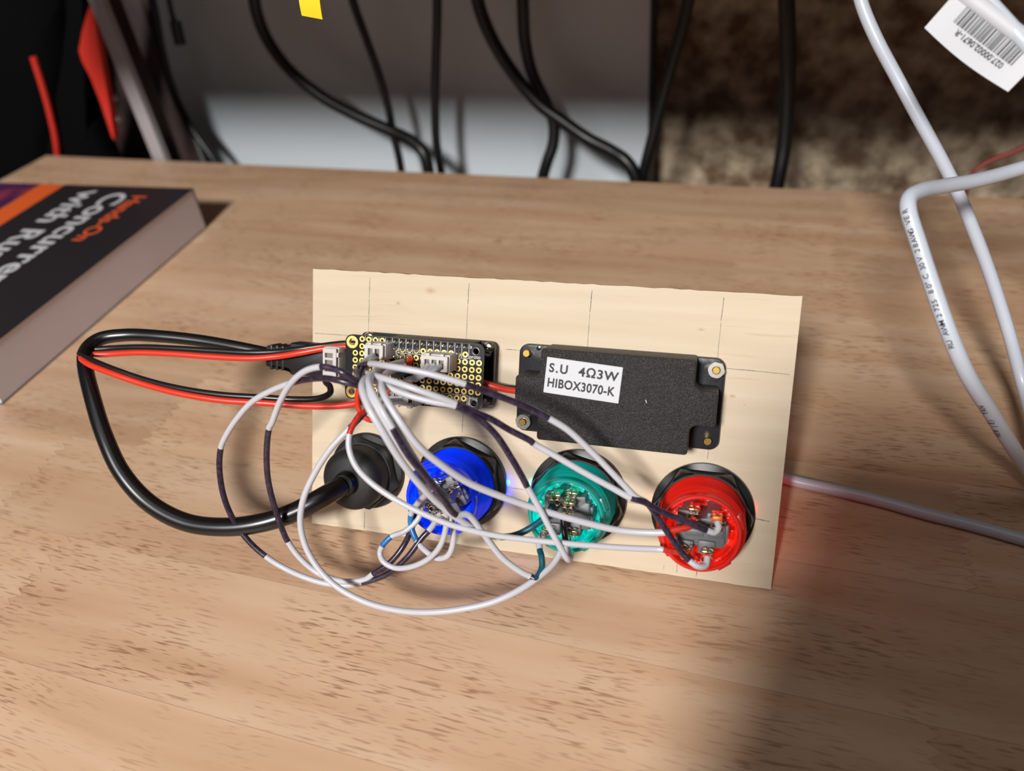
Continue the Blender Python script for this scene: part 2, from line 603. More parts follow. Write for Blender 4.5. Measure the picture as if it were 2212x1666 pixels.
def pencil(x0, y0, x1, y1, w=0.28):
    bm = new()
    a, b = Vector((x0, y0)), Vector((x1, y1))
    n = max(4, int((b - a).length / 2.5)); d = (b - a).normalized(); p = Vector((-d.y, d.x))
    rows = []
    for i in range(n + 1):
        q = a + (b - a) * i / n + p * random.uniform(-0.06, 0.06)
        ww = w * random.uniform(0.55, 1.15)
        rows.append([(q.x - p.x * ww / 2, q.y - p.y * ww / 2, 0.03), (q.x + p.x * ww / 2, q.y + p.y * ww / 2, 0.03)])
    loft(bm, rows, close=False)
    bmesh.ops.recalc_face_normals(bm, faces=bm.faces[:])
    finish('pencil_line', bm, 'pencil', pn, smooth=0)
for X, brk in ((23.0, None), (61.2, 4), (105.2, 6), (148.8, 5)):
    pencil(X + 0.25, 97.5, X, 90, 0.34 if brk else 0.2)
    pencil(X, 89.5, X - 0.3, 43, 0.2)
    pencil(X - 0.4, 7.5, X - 0.6, 0.6, 0.26)
pencil(0.8, 75.3, 21.0, 75.6, 0.24)
pencil(76.0, 75.0, 82.0, 74.9, 0.2)
pencil(152.0, 74.4, 172.0, 74.0, 0.26)
pencil(165.6, 24.2, 170.4, 23.8, 0.36)
pencil(79.0, 24.4, 87.0, 24.3, 0.2)
pencil(122.5, 24.4, 130.4, 24.3, 0.2)
pencil(141.5, 1.2, 141.4, 4.6, 0.22)
pencil(137.0, 1.6, 137.0, 3.2, 0.18)
for (kx, ky, kw, kh) in ((46.94, 94.04, 2.2, 1.2), (34.5, 88.79, 1.0, 0.8), (154.61, 65.25, 1.1, 0.6), (158.7, 62.66, 0.35, 0.35), (142.74, 86.65, 1.3, 0.5)):
    for sc, zz, mm in ((1.0, 0.015, 'knot_halo'), (0.5, 0.03, 'knot')):
        bm = new()
        bm.faces.new([bm.verts.new((kx + kw * sc * math.cos(t * 0.3927) * random.uniform(0.85, 1.1), ky + kh * sc * math.sin(t * 0.3927) * random.uniform(0.85, 1.1), zz)) for t in range(16)])
        finish('knot', bm, mm, pn, smooth=0)

# ================================================================== SPEAKER
SU, SV = 81.61, 46.73
sp = thing('speaker_box', 'black textured speaker box with white printed label screwed to the panel', 'speaker', at(PANEL, SU, SV))
def to_s(pts):
    return [(x_ - SU, y_ - SV) for x_, y_ in pts]
bm = new()
slab(bm, round_poly(rect(70, 31, 35, 15.5), 3.2, 6), 0, 2.6, 0.5)
finish('mounting_flange', bm, 'flange_black', sp)
body = to_s([(92.4, 47.4), (142.0, 47.4), (142.0, 57.3), (150.0, 57.3), (150.0, 68.8), (142.5, 68.8), (142.5, 78.3), (92.4, 78.3), (92.4, 68.7), (84.2, 68.7), (84.2, 58.2), (92.4, 58.2)])
rad = [1.1, 1.1, 2.4, 1.3, 1.3, 2.4, 1.1, 1.1, 2.4, 1.1, 1.1, 2.4]
bm = new()
slab(bm, round_poly(body, rad, 6), 2.0, 16.6, 0.7)
finish('housing', bm, 'speaker_black', sp)
def hexnut(bm, ap, z0, z1, hole):
    n = 36
    def ring(f, z, cl=99):
        return [(min(cl, f(2 * math.pi * i / n)) * math.cos(2 * math.pi * i / n), min(cl, f(2 * math.pi * i / n)) * math.sin(2 * math.pi * i / n), z) for i in range(n)]
    hx = lambda t: hexr(t, ap)
    loft(bm, [ring(hx, z0), ring(hx, z1 - 0.35), ring(lambda t: min(hexr(t, ap), ap * 1.04), z1), ring(lambda t: hole, z1), ring(lambda t: hole, z0)])
for (u_, v_, nut) in ((84.7, 74.6, 0), (148.7, 74.1, 1), (84.7, 50.4, 1), (147.9, 50.1, 0)):
    bm = new()
    lathe(bm, [(1.35, 2), (1.35, 5.2 if nut else 4.6), (1.1, 5.6 if nut else 5.0)], 20, False, True)
    s_ = finish('screw', bm, 'brass', sp, matrix=tr(u_ - SU, v_ - SV, 0))
    if nut:
        bm = new(); hexnut(bm, 2.55, 2.6, 4.9, 1.36)
        finish('hex_nut', bm, 'steel', s_, matrix=tr(0, 0, 0, 0.3))
bm = new(); lathe(bm, [(0.9, 2.4), (0.9, 2.75), (0.3, 2.9)], 14, False, True)
finish('vent_plug', bm, 'cable_black', sp, matrix=tr(7, 29.9, 0))
bm = new(); slab(bm, rect(25.0, 11.9), 0, 0.12)
lb = finish('printed_label', bm, 'paper_label', sp, smooth=0, matrix=tr(25.24, 22.24, 16.6, -0.06))
text('S.U', 4.1, 'print_black', lb, tr(-11.5, 1.2, 0.13), 'lettering', 0.115, sx=0.95, space=1.25)
text('4\u03a93W', 4.1, 'print_black', lb, tr(-1.6, 1.2, 0.13), 'lettering', 0.115, sx=1.06, space=1.12)
text('HIBOX3070-K', 4.1, 'print_black', lb, tr(-11.6, -3.75, 0.13), 'lettering', 0.115, sx=0.845, space=1.08)
bm = new(); box(bm, (-0.12, -0.5, 0), (0.12, 0.5, 0.1))
finish('scratch', bm, 'paper_label', sp, smooth=0, matrix=tr(46.2, 17.1, 16.58, 0.35))

# ================================================================== ILLUMINATED PUSH BUTTONS
def crimp(parent, mtx, name='terminal', orange=False):
    """flat tab, rolled barrel with two curls"""
    bm = new()
    box(bm, (-1.7, -0.35, -6), (1.7, 0.35, 1.2), 0.15)
    for zz, yy in ((1.5, 0.5), (3.2, -1.5)):
        for s_ in (-1, 1):
            tb_ = new()
            ring = [(s_ * 0.95 + 0.95 * math.cos(t * 0.5236 + 0.6), yy + 0.95 * math.sin(t * 0.5236 + 0.6), zz) for t in range(11)]
            tube(tb_, ring, 0.24, 8, 2)
            join(bm, tb_)
    o = finish(name, bm, 'tin', parent, matrix=mtx)
    if orange:
        b2 = new(); box(b2, (-1.6, -1.0, 0.2), (1.6, 1.0, 2.6), 0.4)
        finish('insulator', b2, 'copper_orange', o)
    return o

NUT_MESH = {}
def push_button(color, label, rot, terms, nut_rot):
    cx, cy = BTN[color]
    t = thing('push_button', label, 'push button', at(PANEL, cx, cy), 'lit push buttons along the panel')
    M = Matrix.Rotation(rot, 4, 'Z')
    # nut with round flange
    bm = new()
    n = 72
    def ring(f, z):
        return [(f(2 * math.pi * i / n) * math.cos(2 * math.pi * i / n), f(2 * math.pi * i / n) * math.sin(2 * math.pi * i / n), z) for i in range(n)]
    loft(bm, [ring(lambda a: 14.3, 0), ring(lambda a: 17.1, 0), ring(lambda a: 17.3, 0.5), ring(lambda a: 17.2, 1.5), ring(lambda a: min(16.9, hexr(a, 14.9)), 2.1),
              ring(lambda a: min(16.6, hexr(a, 14.75)), 5.0), ring(lambda a: min(15.9, hexr(a, 14.75)), 6.2), ring(lambda a: 15.0, 6.9), ring(lambda a: 14.4, 6.9), ring(lambda a: 14.3, 0)])
    finish('locking_nut', bm, 'black_plastic', t, matrix=Matrix.Translation((0, 0, 0.0007)) @ Matrix.Rotation(nut_rot, 4, 'Z'), smooth=28)
    # threaded translucent body, open at the rear
    bm = new()
    prof = [(13.4, -PT)]
    z = -PT + 0.4
    while z < 19.0:
        prof += [(13.7, z), (14.05, z + 0.45), (13.7, z + 0.9)]
        z += 1.0
    prof += [(13.7, 19.6), (13.4, 20.2), (12.75, 20.9), (12.6, 23.6), (12.2, 24.1), (11.5, 24.1), (11.25, 23.6)]
    lathe(bm, prof, 56, False, False)
    bd = finish('threaded_body', bm, 'lit_' + color, t, smooth=18)
    bm = new(); lathe(bm, [(11.25, 23.6), (11.2, 20.0), (10.6, 19.6), (10.5, 8.0), (0.01, 8.0)], 56)
    finish('inner_cup', bm, 'lit_inner_' + color, bd, smooth=40)
    # ribs and ledges inside the cup
    bm = new()
    for i in range(14):
        a = 2 * math.pi * i / 14 + 0.2
        w_ = random.uniform(0.5, 1.5); h_ = random.uniform(12, 21)
        tb_ = new(); box(tb_, (8.9, -w_, 8.0), (10.9, w_, h_), 0.2)
        join(bm, tb_, Matrix.Rotation(a, 4, 'Z'))
    for a, w_ in ((0.5, 2.6), (2.7, 3.0), (4.3, 2.4)):
        tb_ = new(); box(tb_, (6.8, -w_, 8.0), (10.9, w_, 16.5), 0.3)
        join(bm, tb_, Matrix.Rotation(a, 4, 'Z'))
    finish('inner_ribs', bm, 'lit_inner_' + color, bd, matrix=M)
    # locking tabs at the rear rim
    for a in (3.75, 0.4, 5.4):
        tb_ = new(); box(tb_, (11.6, -2.4, 15.0), (13.4, 2.4, 23.0), 0.5)
        finish('locking_tab', tb_, 'lit_' + color, bd, matrix=Matrix.Rotation(a, 4, 'Z'))
    # microswitch in a grey holder
    bm = new()
    slab(bm, round_poly([(-7.6, -4.9), (7.6, -4.9), (7.6, 4.2), (6.2, 4.2), (6.2, 6.3), (1.4, 6.3), (1.4, 4.4), (-1.2, 4.4), (-1.2, 6.3), (-7.6, 6.3)], 0.35, 2), 8, 21.6, 0.4)
    sw = finish('microswitch', bm, 'switch_grey', t, matrix=M)
    for lo, hi in (((-7.0, -6.9, 9), (-1.9, -3.0, 23.4)), ((-0.4, -6.9, 9), (4.8, -2.6, 22.6)), ((-7.4, 1.8, 20), (-2.8, 5.2, 22.6)), ((2.4, -1.4, 20), (7.0, 1.2, 22.3)), ((-4.6, -1.6, 20), (1.0, 0.6, 22.1)), ((7.4, -3.4, 12), (8.6, 2.6, 20.6))):
        b2 = new(); box(b2, lo, hi, 0.3)
        finish('switch_detail', b2, 'switch_grey', sw)
    for (tx, ty, tz, trot, org) in terms:
        crimp(t, tr(tx, ty, tz, trot), orange=org)
    # LED inside and front cap facing away from the camera
    bm = new(); bmesh.ops.create_uvsphere(bm, u_segments=12, v_segments=8, radius=1.6)
    finish('led', bm, 'led_' + color, t, matrix=tr(-8.0 if color != 'red' else 8.2, -6.0, 12.0))
    bm = new(); lathe(bm, [(13.4, -PT), (16.4, -PT), (16.5, -PT - 1.2), (14.2, -PT - 4.6), (12.2, -PT - 4.8), (12.0, -PT - 8.0), (10.5, -PT - 9.6), (0.01, -PT - 10.4)], 48)
    bmesh.ops.recalc_face_normals(bm, faces=bm.faces[:])
    finish('front_cap', bm, 'lit_inner_' + color, t)
    for nm, pz, e in (('rear', 15.0, LED_REAR[color]), ('front', -PT - 14.0, LED_FRONT[color])):
        ld = bpy.data.lights.new('led_glow', 'POINT')
        ld.color = lin(GLOW[color][1]); ld.energy = e; ld.shadow_soft_size = 0.002
        lo = bpy.data.objects.new('led_glow', ld)
        COL.objects.link(lo); lo.parent = t
        lo.location = Vector((-4.5, -8.2, pz)) * S if nm == 'rear' else Vector((0, 0, pz)) * S
    # light escaping between the translucent thread and the panel
    for (lx, ly, e) in LEAK[color]:
        ld = bpy.data.lights.new('led_glow', 'POINT')
        ld.color = lin(GLOW[color][1]); ld.energy = e; ld.shadow_soft_size = 0.0002
        lo = bpy.data.objects.new('led_glow', ld)
        COL.objects.link(lo); lo.parent = t
        lo.location = Vector((lx, ly, 0.6)) * S
    return t

LEAK = {'blue': [(16.9, 1.6, 0.0030), (16.6, -3.6, 0.0020)], 'green': [(-16.9, 2.0, 0.0010)], 'red': [(16.0, 3.0, 0.0004), (-16.0, 2.0, 0.0004)]}
LED_REAR = {'blue': 0.004, 'green': 0.004, 'red': 0.003}
LED_FRONT = {'blue': 0.004, 'green': 0.004, 'red': 0.014}
push_button('red', 'red lit push button, rightmost on the panel', 0.0,
            [(-2.5, 8.0, 24.5, 0, False), (4.6, 6.3, 24.5, 0.1, True), (-3.4, -5.4, 23.5, 0.0, False), (2.6, -5.4, 24.0, 0, False)], 0.52)
push_button('green', 'teal green lit push button between the blue and the red one', 0.05,
            [(1.9, 8.4, 24.5, 0, False), (1.3, 5.2, 25.5, 0, False), (-3.6, 6.8, 24.0, 0.1, False), (-5.2, -4.8, 25.0, 0, False), (2.4, -5.0, 23.0, 0, False)], 0.3)
push_button('blue', 'blue lit push button beside the black round cable connector', 0.45,
            [(0.6, -4.6, 25.0, 0, False), (-3.2, -1.2, 24.0, 0.3, False), (5.6, 5.2, 24.0, 0.4, False), (-1.0, 6.5, 24.0, 0.2, False)], 0.15)

# ================================================================== PANEL-MOUNT CONNECTOR
uc = thing('cable_connector', 'black round panel connector with hex nut at the left end of the button row', 'connector', at(PANEL, *USB))
bm = new()
n = 72
def ringf(f, z):
    return [(f(2 * math.pi * i / n) * math.cos(2 * math.pi * i / n), f(2 * math.pi * i / n) * math.sin(2 * math.pi * i / n), z) for i in range(n)]
loft(bm, [ringf(lambda a: 11.9, 0), ringf(lambda a: 14.6, 0), ringf(lambda a: 14.7, 1.8), ringf(lambda a: 14.4, 2.6), ringf(lambda a: min(14.2, hexr(a, 12.4)), 3.2), ringf(lambda a: min(13.9, hexr(a, 12.3)), 6.4), ringf(lambda a: 12.1, 7.2), ringf(lambda a: 11.6, 7.2)])
finish('hex_nut', bm, 'black_matte', uc, smooth=22, matrix=Matrix.Rotation(0.25, 4, 'Z'))
bm = new()
lathe(bm, [(11.6, -PT), (11.6, 12.5), (11.3, 14.6), (10.0, 16.6), (8.0, 17.6), (4.6, 18.0), (4.4, 18.2)], 48, False, True)
finish('barrel', bm, 'black_matte', uc)
bm = new(); lathe(bm, [(4.3, 17.8), (4.2, 21.2), (3.8, 21.8), (2.9, 21.9)], 32, False, True)
finish('strain_relief', bm, 'cable_black', uc)
bm = new(); lathe(bm, [(11.9, -PT), (14.2, -PT), (14.2, -PT - 2.4), (13.0, -PT - 3.6), (0.01, -PT - 3.6)], 40)
bmesh.ops.recalc_face_normals(bm, faces=bm.faces[:])
finish('front_flange', bm, 'black_matte', uc)

# ================================================================== CIRCUIT BOARDS
BU, BV = 21.7, 77.9                      # upper left corner of both boards on the panel
def board_holes(pts):
    return [[(x_ + r_ * math.cos(-2 * math.pi * i / 18), y_ + r_ * math.sin(-2 * math.pi * i / 18)) for i in range(18)] for x_, y_, r_ in pts]
lower = thing('controller_board', 'black controller board screwed to the panel under the gold dotted board', 'circuit board', at(PANEL, BU + 0.6, BV, 3.0))
bm = new()
plate(bm, round_poly(rect(51.0, 22.9, 25.5, -11.45), 2.2, 6), board_holes([(2.6, -2.6, 1.2), (2.6, -20.3, 1.2), (48.6, -2.3, 1.0), (48.6, -20.6, 1.0)]), 0, 1.6)
finish('board', bm, 'pcb', lower, smooth=0)
for sx_, sy_, m_ in ((48.6, -2.3, 'steel'), (48.6, -20.6, 'dark_steel'), (3.4, -1.9, 'steel'), (2.6, -20.3, 'steel')):
    bm = new(); lathe(bm, [(0.9, -3), (0.9, 1.6), (2.1, 1.6), (2.1, 2.2), (1.6, 2.9), (0.7, 3.2)], 20, False, True)
    finish('screw', bm, m_, lower, matrix=tr(sx_, sy_, 0))
for row_y, n_, xs in ((-1.27, 12, 16.51), (-21.59, 16, 6.35)):
    bm = new(); box(bm, (xs - 1.3, row_y - 1.25, 1.6), (xs + (n_ - 1) * 2.54 + 1.3, row_y + 1.25, 10.8), 0.15)
    finish('header_strip', bm, 'black_matte', lower)
bm = new(); box(bm, (0.2, -15.0, 1.6), (6.0, -7.4, 4.4), 0.5)
finish('usb_socket', bm, 'steel', lower)
bm = new(); box(bm, (9, -17.5, 1.6), (22, -5.5, 3.2), 0.3)
finish('radio_module', bm, 'steel', lower)

upper = thing('prototyping_board', 'black prototyping board with rows of gold ringed holes', 'circuit board', at(PANEL, BU, BV, 14.4))
BD = 1.6
bm = new()
plate(bm, round_poly(rect(50.8, 22.86, 25.4, -11.43), 2.4, 6), board_holes([(2.6, -2.6, 1.25), (2.6, -20.3, 1.25), (48.1, -2.5, 1.1), (48.1, -20.4, 1.1)]), 0, BD)
finish('board', bm, 'pcb', upper, smooth=0)
def annulus(r0, r1, h, nseg):
    bm = new()
    lathe(bm, [(r0, -1.6), (r0, h), ((r0 + r1) / 2, h + 0.03), (r1, h), (r1, 0)], nseg)
    return bm
for hy in (-2.6, -20.3):
    bm = annulus(1.22, 2.2, 0.06, 32)
    finish('mounting_ring', bm, 'gold', upper, matrix=tr(2.6, hy, BD))
for hy in (-2.5, -20.4):
    bm = annulus(1.1, 1.35, 0.04, 24)
    finish('mounting_ring', bm, 'dark_steel', upper, matrix=tr(48.1, hy, BD))
pads = []
cols = [6.35 + 2.54 * i for i in range(16)]
for r_ in range(9):
    y_ = -(1.27 + 2.54 * r_)
    for c_, x_ in enumerate(cols):
        if r_ == 0 and c_ > 3: continue
        if r_ == 1 and 0 < c_ < 4: continue
        if r_ == 8: continue
        pads.append((x_, y_))
    if 2 <= r_ <= 6:
        pads += [(46.99, y_), (49.45, y_)]
    if 2 <= r_ <= 6:
        pads.append((3.81, y_))
proto = None
for (x_, y_) in pads:
    m_ = tr(x_, y_, BD)
    if proto is None:
        proto = finish('solder_pad', annulus(0.5, 1.02, 0.05, 16), 'gold', upper, matrix=m_)
    else:
        share(proto, upper, m_)
proto = None
joints = [(16.51 + 2.54 * i, -1.27) for i in range(12)] + [(6.35 + 2.54 * i, -21.59) for i in range(16)] + [(16.51 + 2.54 * i, -3.6) for i in (0, 1, 2, 3, 4, 10)] + [(19.05, -6.35), (21.59, -6.35), (24.13, -6.35)]
for (x_, y_) in joints:
    m_ = tr(x_, y_, BD) @ Matrix.Rotation(random.uniform(0, 6), 4, 'Z')
    if proto is None:
        bm = new(); lathe(bm, [(1.0, 0), (0.9, 0.25), (0.6, 0.7), (0.42, 1.1), (0.36, 1.9), (0.15, 2.0)], 12, False, True)
        proto = finish('solder_joint', bm, 'solder', upper, matrix=m_, smooth=50)
    else:
        share(proto, upper, m_)
def silk(x0, y0, x1, y1, w=0.16):
    bm = new()
    box(bm, (min(x0, x1) - w / 2, min(y0, y1) - w / 2, 0), (max(x0, x1) + w / 2, max(y0, y1) + w / 2, 0.04))
    finish('silkscreen_line', bm, 'silkscreen', upper, smooth=0, matrix=tr(0, 0, BD))
for i in range(13):
    silk(15.24 + 2.54 * i, -0.2, 15.24 + 2.54 * i, -5.08)
silk(15.24, -5.08, 45.72, -5.08)
for i in range(3):
    silk(7.62 + 2.54 * i, -0.2, 7.62 + 2.54 * i, -1.6)
for i in range(17):
    silk(5.08 + 2.54 * i, -17.9, 5.08 + 2.54 * i, -22.6)
silk(5.08, -17.78, 45.72, -17.78)
text('proto', 1.7, 'silkscreen', upper, tr(45.95, -4.95, BD + 0.03), 'lettering', 0.02)
text('wing', 1.7, 'silkscreen', upper, tr(46.3, -19.1, BD + 0.03), 'lettering', 0.02)
text('B', 1.2, 'silkscreen', upper, tr(46.1, -1.6, BD + 0.03), 'lettering', 0.02)
text('Amer', 1.5, 'silkscreen', upper, tr(46.1, -17.9, BD + 0.03, -math.pi / 2), 'lettering', 0.02)

# white plug connectors
def plug(u_, v_, d0, w_, h_, dep, pins, label, rz=0.0, long_side='x'):
    t = thing('plug_connector', label, 'connector', at(PANEL, u_, v_, d0, rz), 'white plug connectors on the boards')
    bm = new()
    slab(bm, round_poly(rect(w_, h_), 0.25, 2), 0, dep - 1.6, 0.2)
    finish('socket_housing', bm, 'white_nylon', t)
    bm = new()
    sl = []
    for i in range(pins):
        cx_ = (i - (pins - 1) / 2) * 2.5
        sl.append([(cx_ - 0.85, -h_ * 0.30), (cx_ - 0.85, h_ * 0.22), (cx_ + 0.85, h_ * 0.22), (cx_ + 0.85, -h_ * 0.30)])
    plate(bm, round_poly(rect(w_ - 0.7, h_ - 0.7), 0.2, 2), sl, dep - 4.0, dep)
    hs = finish('plug_housing', bm, 'white_nylon', t, smooth=0)
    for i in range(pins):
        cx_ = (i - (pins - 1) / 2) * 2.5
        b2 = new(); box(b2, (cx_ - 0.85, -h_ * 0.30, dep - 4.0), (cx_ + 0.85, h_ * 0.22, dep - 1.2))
        finish('slot_shade_fill', b2, 'slot_shade', hs, smooth=0)
    for s_ in (-0.55, 0.55):
        b2 = new(); box(b2, (s_ * w_ * 0.5 - 0.7, h_ / 2 - 0.45, dep - 2.6), (s_ * w_ * 0.5 + 0.7 if abs(s_) < 0.5 else s_ * w_ * 0.45 + 0.7, h_ / 2 + 0.35, dep - 0.3), 0.15)
        finish('latch_rib', b2, 'white_nylon', hs)
    return t
plug(36.6, 73.6, 16.0, 7.4, 5.6, 9.0, 2, 'small white plug connector at the upper left of the gold dotted board')
plug(58.4, 71.5, 16.0, 10.0, 5.8, 9.2, 3, 'white three way plug connector at the upper middle of the gold dotted board')
plug(47.6, 58.6, 16.0, 8.2, 5.6, 9.2, 3, 'white plug connector on the lower edge of the gold dotted board', math.pi)
plug(15.7, 67.4, 8.4, 10.6, 5.9, 8.0, 3, 'upright white plug connector left of the gold dotted board', -math.pi / 2)

# ================================================================== WIRES FROM BOARD TO BUTTONS
G = 'white wires marked with coloured bands'
R0 = 1.0
wire('marked_wire', [(37.8, 8.4, 75.5, 'k'), (40.6, -5.1, 84.1, 'w'), (45.8, -15.1, 86.7, 'k'), (42, -16.3, 88.6), (35.4, -15.3, 88.3), (28.7, -15, 86.8), (24, -14.8, 85.1, 'w'), (15.8, -14.8, 81.2), (7.1, -15.5, 75.9), (-0.6, -17.4, 68.4), (-6.1, -19.1, 61.4), (-8.2, -20, 57.8, 'k'), (-9.6, -22.7, 51.1), (-9.4, -26.4, 40.5), (-6.6, -29.3, 31.4), (-1.5, -31.8, 25.1), (3.9, -33.2, 20.6, 'w'), (9.8, -34, 17.1), (18.7, -35.2, 14.9), (26.9, -35.1, 13.2), (35.1, -33.9, 13.1), (39, -33.3, 14.3, 'k'), (47.8, -30.3, 17.5), (54.3, -26.2, 22.7), (58.6, -21.1, 27.5), (60.3, -19.2, 28.9, 'w'), (61.6, -16.4, 29.8), (62.4, -12.6, 30.4)], R0,
     'white wire with long black bands, outermost loop at the left of the panel', group=G)
wire('marked_wire', [(39.8, 9.6, 77.5, 'k'), (43, -4.6, 84.9), (46, -15.2, 88.5, 'k'), (43.7, -16.7, 92), (39.7, -16.1, 93), (35.9, -16, 93.1, 'w'), (30.4, -16, 91.1), (24.6, -16.4, 86.4), (18.8, -17.3, 78.8), (14.8, -19.1, 71.5), (13, -19.5, 68.8, 'k'), (10.2, -21.5, 59.3), (8.9, -24, 48.9), (9.8, -26.9, 37.6), (11.4, -29, 29.8), (12.5, -29.9, 26.3, 'w'), (16.6, -31.9, 20.8), (23.4, -33.5, 15.9), (32.1, -34.2, 14.8), (39.9, -32.6, 15.5), (42.9, -31.4, 17.7, 'k'), (48.9, -28, 21.5), (52.5, -23.6, 25.3), (53.8, -18.7, 27.8), (54.5, -13.7, 30.5)], R0,
     'white wire with long black bands, inner one of the two loops left of the panel', group=G)
wire('marked_wire', [(48.9, 4.2, 66, 'w'), (42.8, 0.3, 67.2), (40.9, -3.1, 67.4, 't'), (38.7, -8.2, 66.5), (36.7, -11.3, 65, 'w'), (31.1, -16.4, 60.1), (25.6, -21.8, 52.6), (22.3, -27, 45.6), (21.3, -31, 38.6), (23.2, -34.8, 31.9), (27.9, -38.3, 25.8), (34.7, -40.9, 21.1), (45, -42.7, 17.9), (56.4, -43.2, 17.1), (67.5, -42.6, 18.2), (77.9, -40.5, 19.8), (87.1, -37.3, 21.4), (94.5, -32.8, 23.2), (100.1, -27.4, 24.6), (103.6, -22.3, 25.5), (105.3, -18, 27.1), (106, -13.5, 28.9)], R0+0.06,
     'white wire with a teal band sweeping lowest beneath the panel edge', group=G)
wire('marked_wire', [(50.5, 4.8, 65, 'w'), (44.4, 0.8, 68.1), (42.8, -4.5, 68.8, 'r'), (40.6, -9.7, 69.8), (39.4, -14, 68.3), (39, -16, 66.9, 'w'), (39.4, -19, 63.7), (42.2, -22.4, 59.8), (47.8, -25.4, 56.4), (55.6, -27.5, 52.7), (64.5, -28.5, 48.9), (74.5, -28.5, 44.9), (85.7, -27.1, 41.4), (96.8, -25, 38.9), (109.4, -22.7, 36.9), (124.7, -19.5, 34.5), (135.8, -16.9, 33), (137.5, -16.8, 33.1, 'r'), (142.9, -15.6, 31.2), (145.8, -15.5, 29.4), (146.5, -12.9, 29.9)], R0-0.04,
     'white wire with red ends running straight along the bottom of the buttons', group=G)
wire('marked_wire', [(47.8, 11.9, 75.4, 'w'), (48.5, -6.3, 85.9), (52.4, -19.4, 91.2), (57.9, -25.7, 88.3), (61.7, -28.5, 83.4, 'k'), (65.5, -30.4, 75.9), (69.9, -30.6, 67.5), (73.3, -29.9, 58.7), (76.2, -28.8, 50.5, 'w'), (78.9, -26.5, 48.5), (83.2, -26.5, 40.3), (88.7, -27.9, 31.9), (94.4, -28.4, 27), (97.4, -28.3, 25.1, 'k'), (99, -28.5, 24.7, 't'), (100.3, -24.7, 25.4), (99.6, -21.4, 27.2), (98.5, -19, 27.3, 'w'), (97.9, -16.2, 28.1), (98.9, -13, 29.6)], R0+0.04,
     'white wire crossing the blue button and curling up teal below the green one', group=G)
wire('marked_wire', [(36.9, 13.3, 76, 'w'), (37.4, 5.7, 78.8), (39.9, -1.1, 82.9, 'k'), (47.1, -7, 88.7, 'w'), (58.1, -13.5, 93.5), (68.2, -14, 92.7), (76.7, -13.2, 90), (79.2, -12.7, 88.8, 'k'), (84.6, -11.2, 85.5), (92.3, -10, 81.6), (98.7, -8.8, 77.5), (102.2, -8.8, 75.4, 'w'), (107.5, -8.7, 71.6), (115, -9.5, 64.1), (123.6, -11.2, 55.1), (128.7, -12, 49.7), (131.4, -11.8, 48, 'k'), (133.9, -12.4, 45), (138.2, -14.5, 39.2), (142.8, -16.6, 33.5), (145.7, -18, 31.1, 'w'), (148.5, -18.7, 29.8), (150.7, -17.1, 28.7), (151, -14.3, 29.4)], R0,
     'white and black wire reaching over the speaker down to the lower red button terminal', group=G)
wire('marked_wire', [(35.9, 13, 75.4, 'w'), (39.6, -0.3, 80.4, 'k'), (44.7, -6.9, 84.8, 'w'), (55.3, -15.3, 90.3), (63.4, -17.7, 90.2), (71.2, -17.2, 87.1), (76.6, -15.7, 83.6, 'k'), (80.7, -14.2, 80.1), (85.5, -12.8, 76.5), (90.5, -11.9, 72.1), (96.6, -11.7, 68.4), (97.4, -11.3, 67.1, 'w'), (104, -11.4, 62.9), (112.5, -11.9, 57.9), (120.9, -12.3, 53.2), (127, -12.9, 50.2, 'k'), (130.8, -12.5, 48.8), (136.4, -12.3, 45.1), (144.9, -12.1, 41.5), (150.1, -12.2, 39.3, 'w'), (152.5, -11.6, 38.2), (153.5, -10.1, 38.9), (152.9, -8.5, 39.6)], R0,
     'white and black wire just below the speaker reaching the upper red button terminal', group=G)
wire('marked_wire', [(36.9, 13, 75.5, 'w'), (41.9, -1.9, 81.5), (52.2, -14.3, 88.1), (61.2, -17.2, 87), (70.2, -17.3, 84.9), (76.6, -16.1, 83, 'k'), (82.1, -15.1, 78.6), (87.4, -15.8, 73.4), (91.9, -16.9, 65.3), (95, -18.1, 59.2), (96.5, -18.8, 55.9, 'w'), (100.2, -20.5, 48.9), (103.9, -23, 42.5), (107.2, -25, 36.9), (109.1, -25.2, 32.5), (109.2, -22.3, 29.5, 'w'), (107.2, -17.7, 29.5, 'k'), (105.6, -13.4, 33.1), (104.9, -10.5, 36.1)], R0,
     'white and dark purple wire arching down across the teal green button', group=G)
wire('marked_wire', [(48.4, 11.3, 74.4, 'w'), (51.8, -8.7, 85.8), (56.9, -20.6, 89.2), (62.8, -25.7, 84.2), (68.2, -27.7, 76.6), (73.3, -27, 69.8), (80.1, -25, 61.3), (88.6, -22.2, 54), (97.7, -19.8, 48.1), (105.2, -18.4, 44.5), (114.3, -17, 40.9), (124.1, -15.4, 37.7), (132.6, -14.4, 37.3), (137.9, -14, 38.1, 'r'), (141.6, -12.5, 38.6), (144.7, -11.2, 38.9), (146.1, -8.4, 39.8)], R0+0.1,
     'white wire with a red tip crossing from the boards to the red button centre', group=G)
wire('marked_wire', [(47.1, 11.5, 74.9, 'w'), (48.1, -10.4, 86.8), (50.2, -19.9, 90.3), (54.1, -25.7, 88.2), (58.5, -29, 82.5), (62.6, -30.5, 73.8), (67, -30.3, 63.9), (71.5, -28.9, 54.3), (77.2, -27, 45.5), (81.8, -24.9, 39.2), (86.8, -22.5, 35.3, 't'), (91.1, -19.1, 33.2), (95.9, -16, 34.6), (99.2, -12.8, 36.1), (101.6, -9, 38.7)], R0+0.1,
     'white wire over the blue button ending dark teal at the green button', group=G)
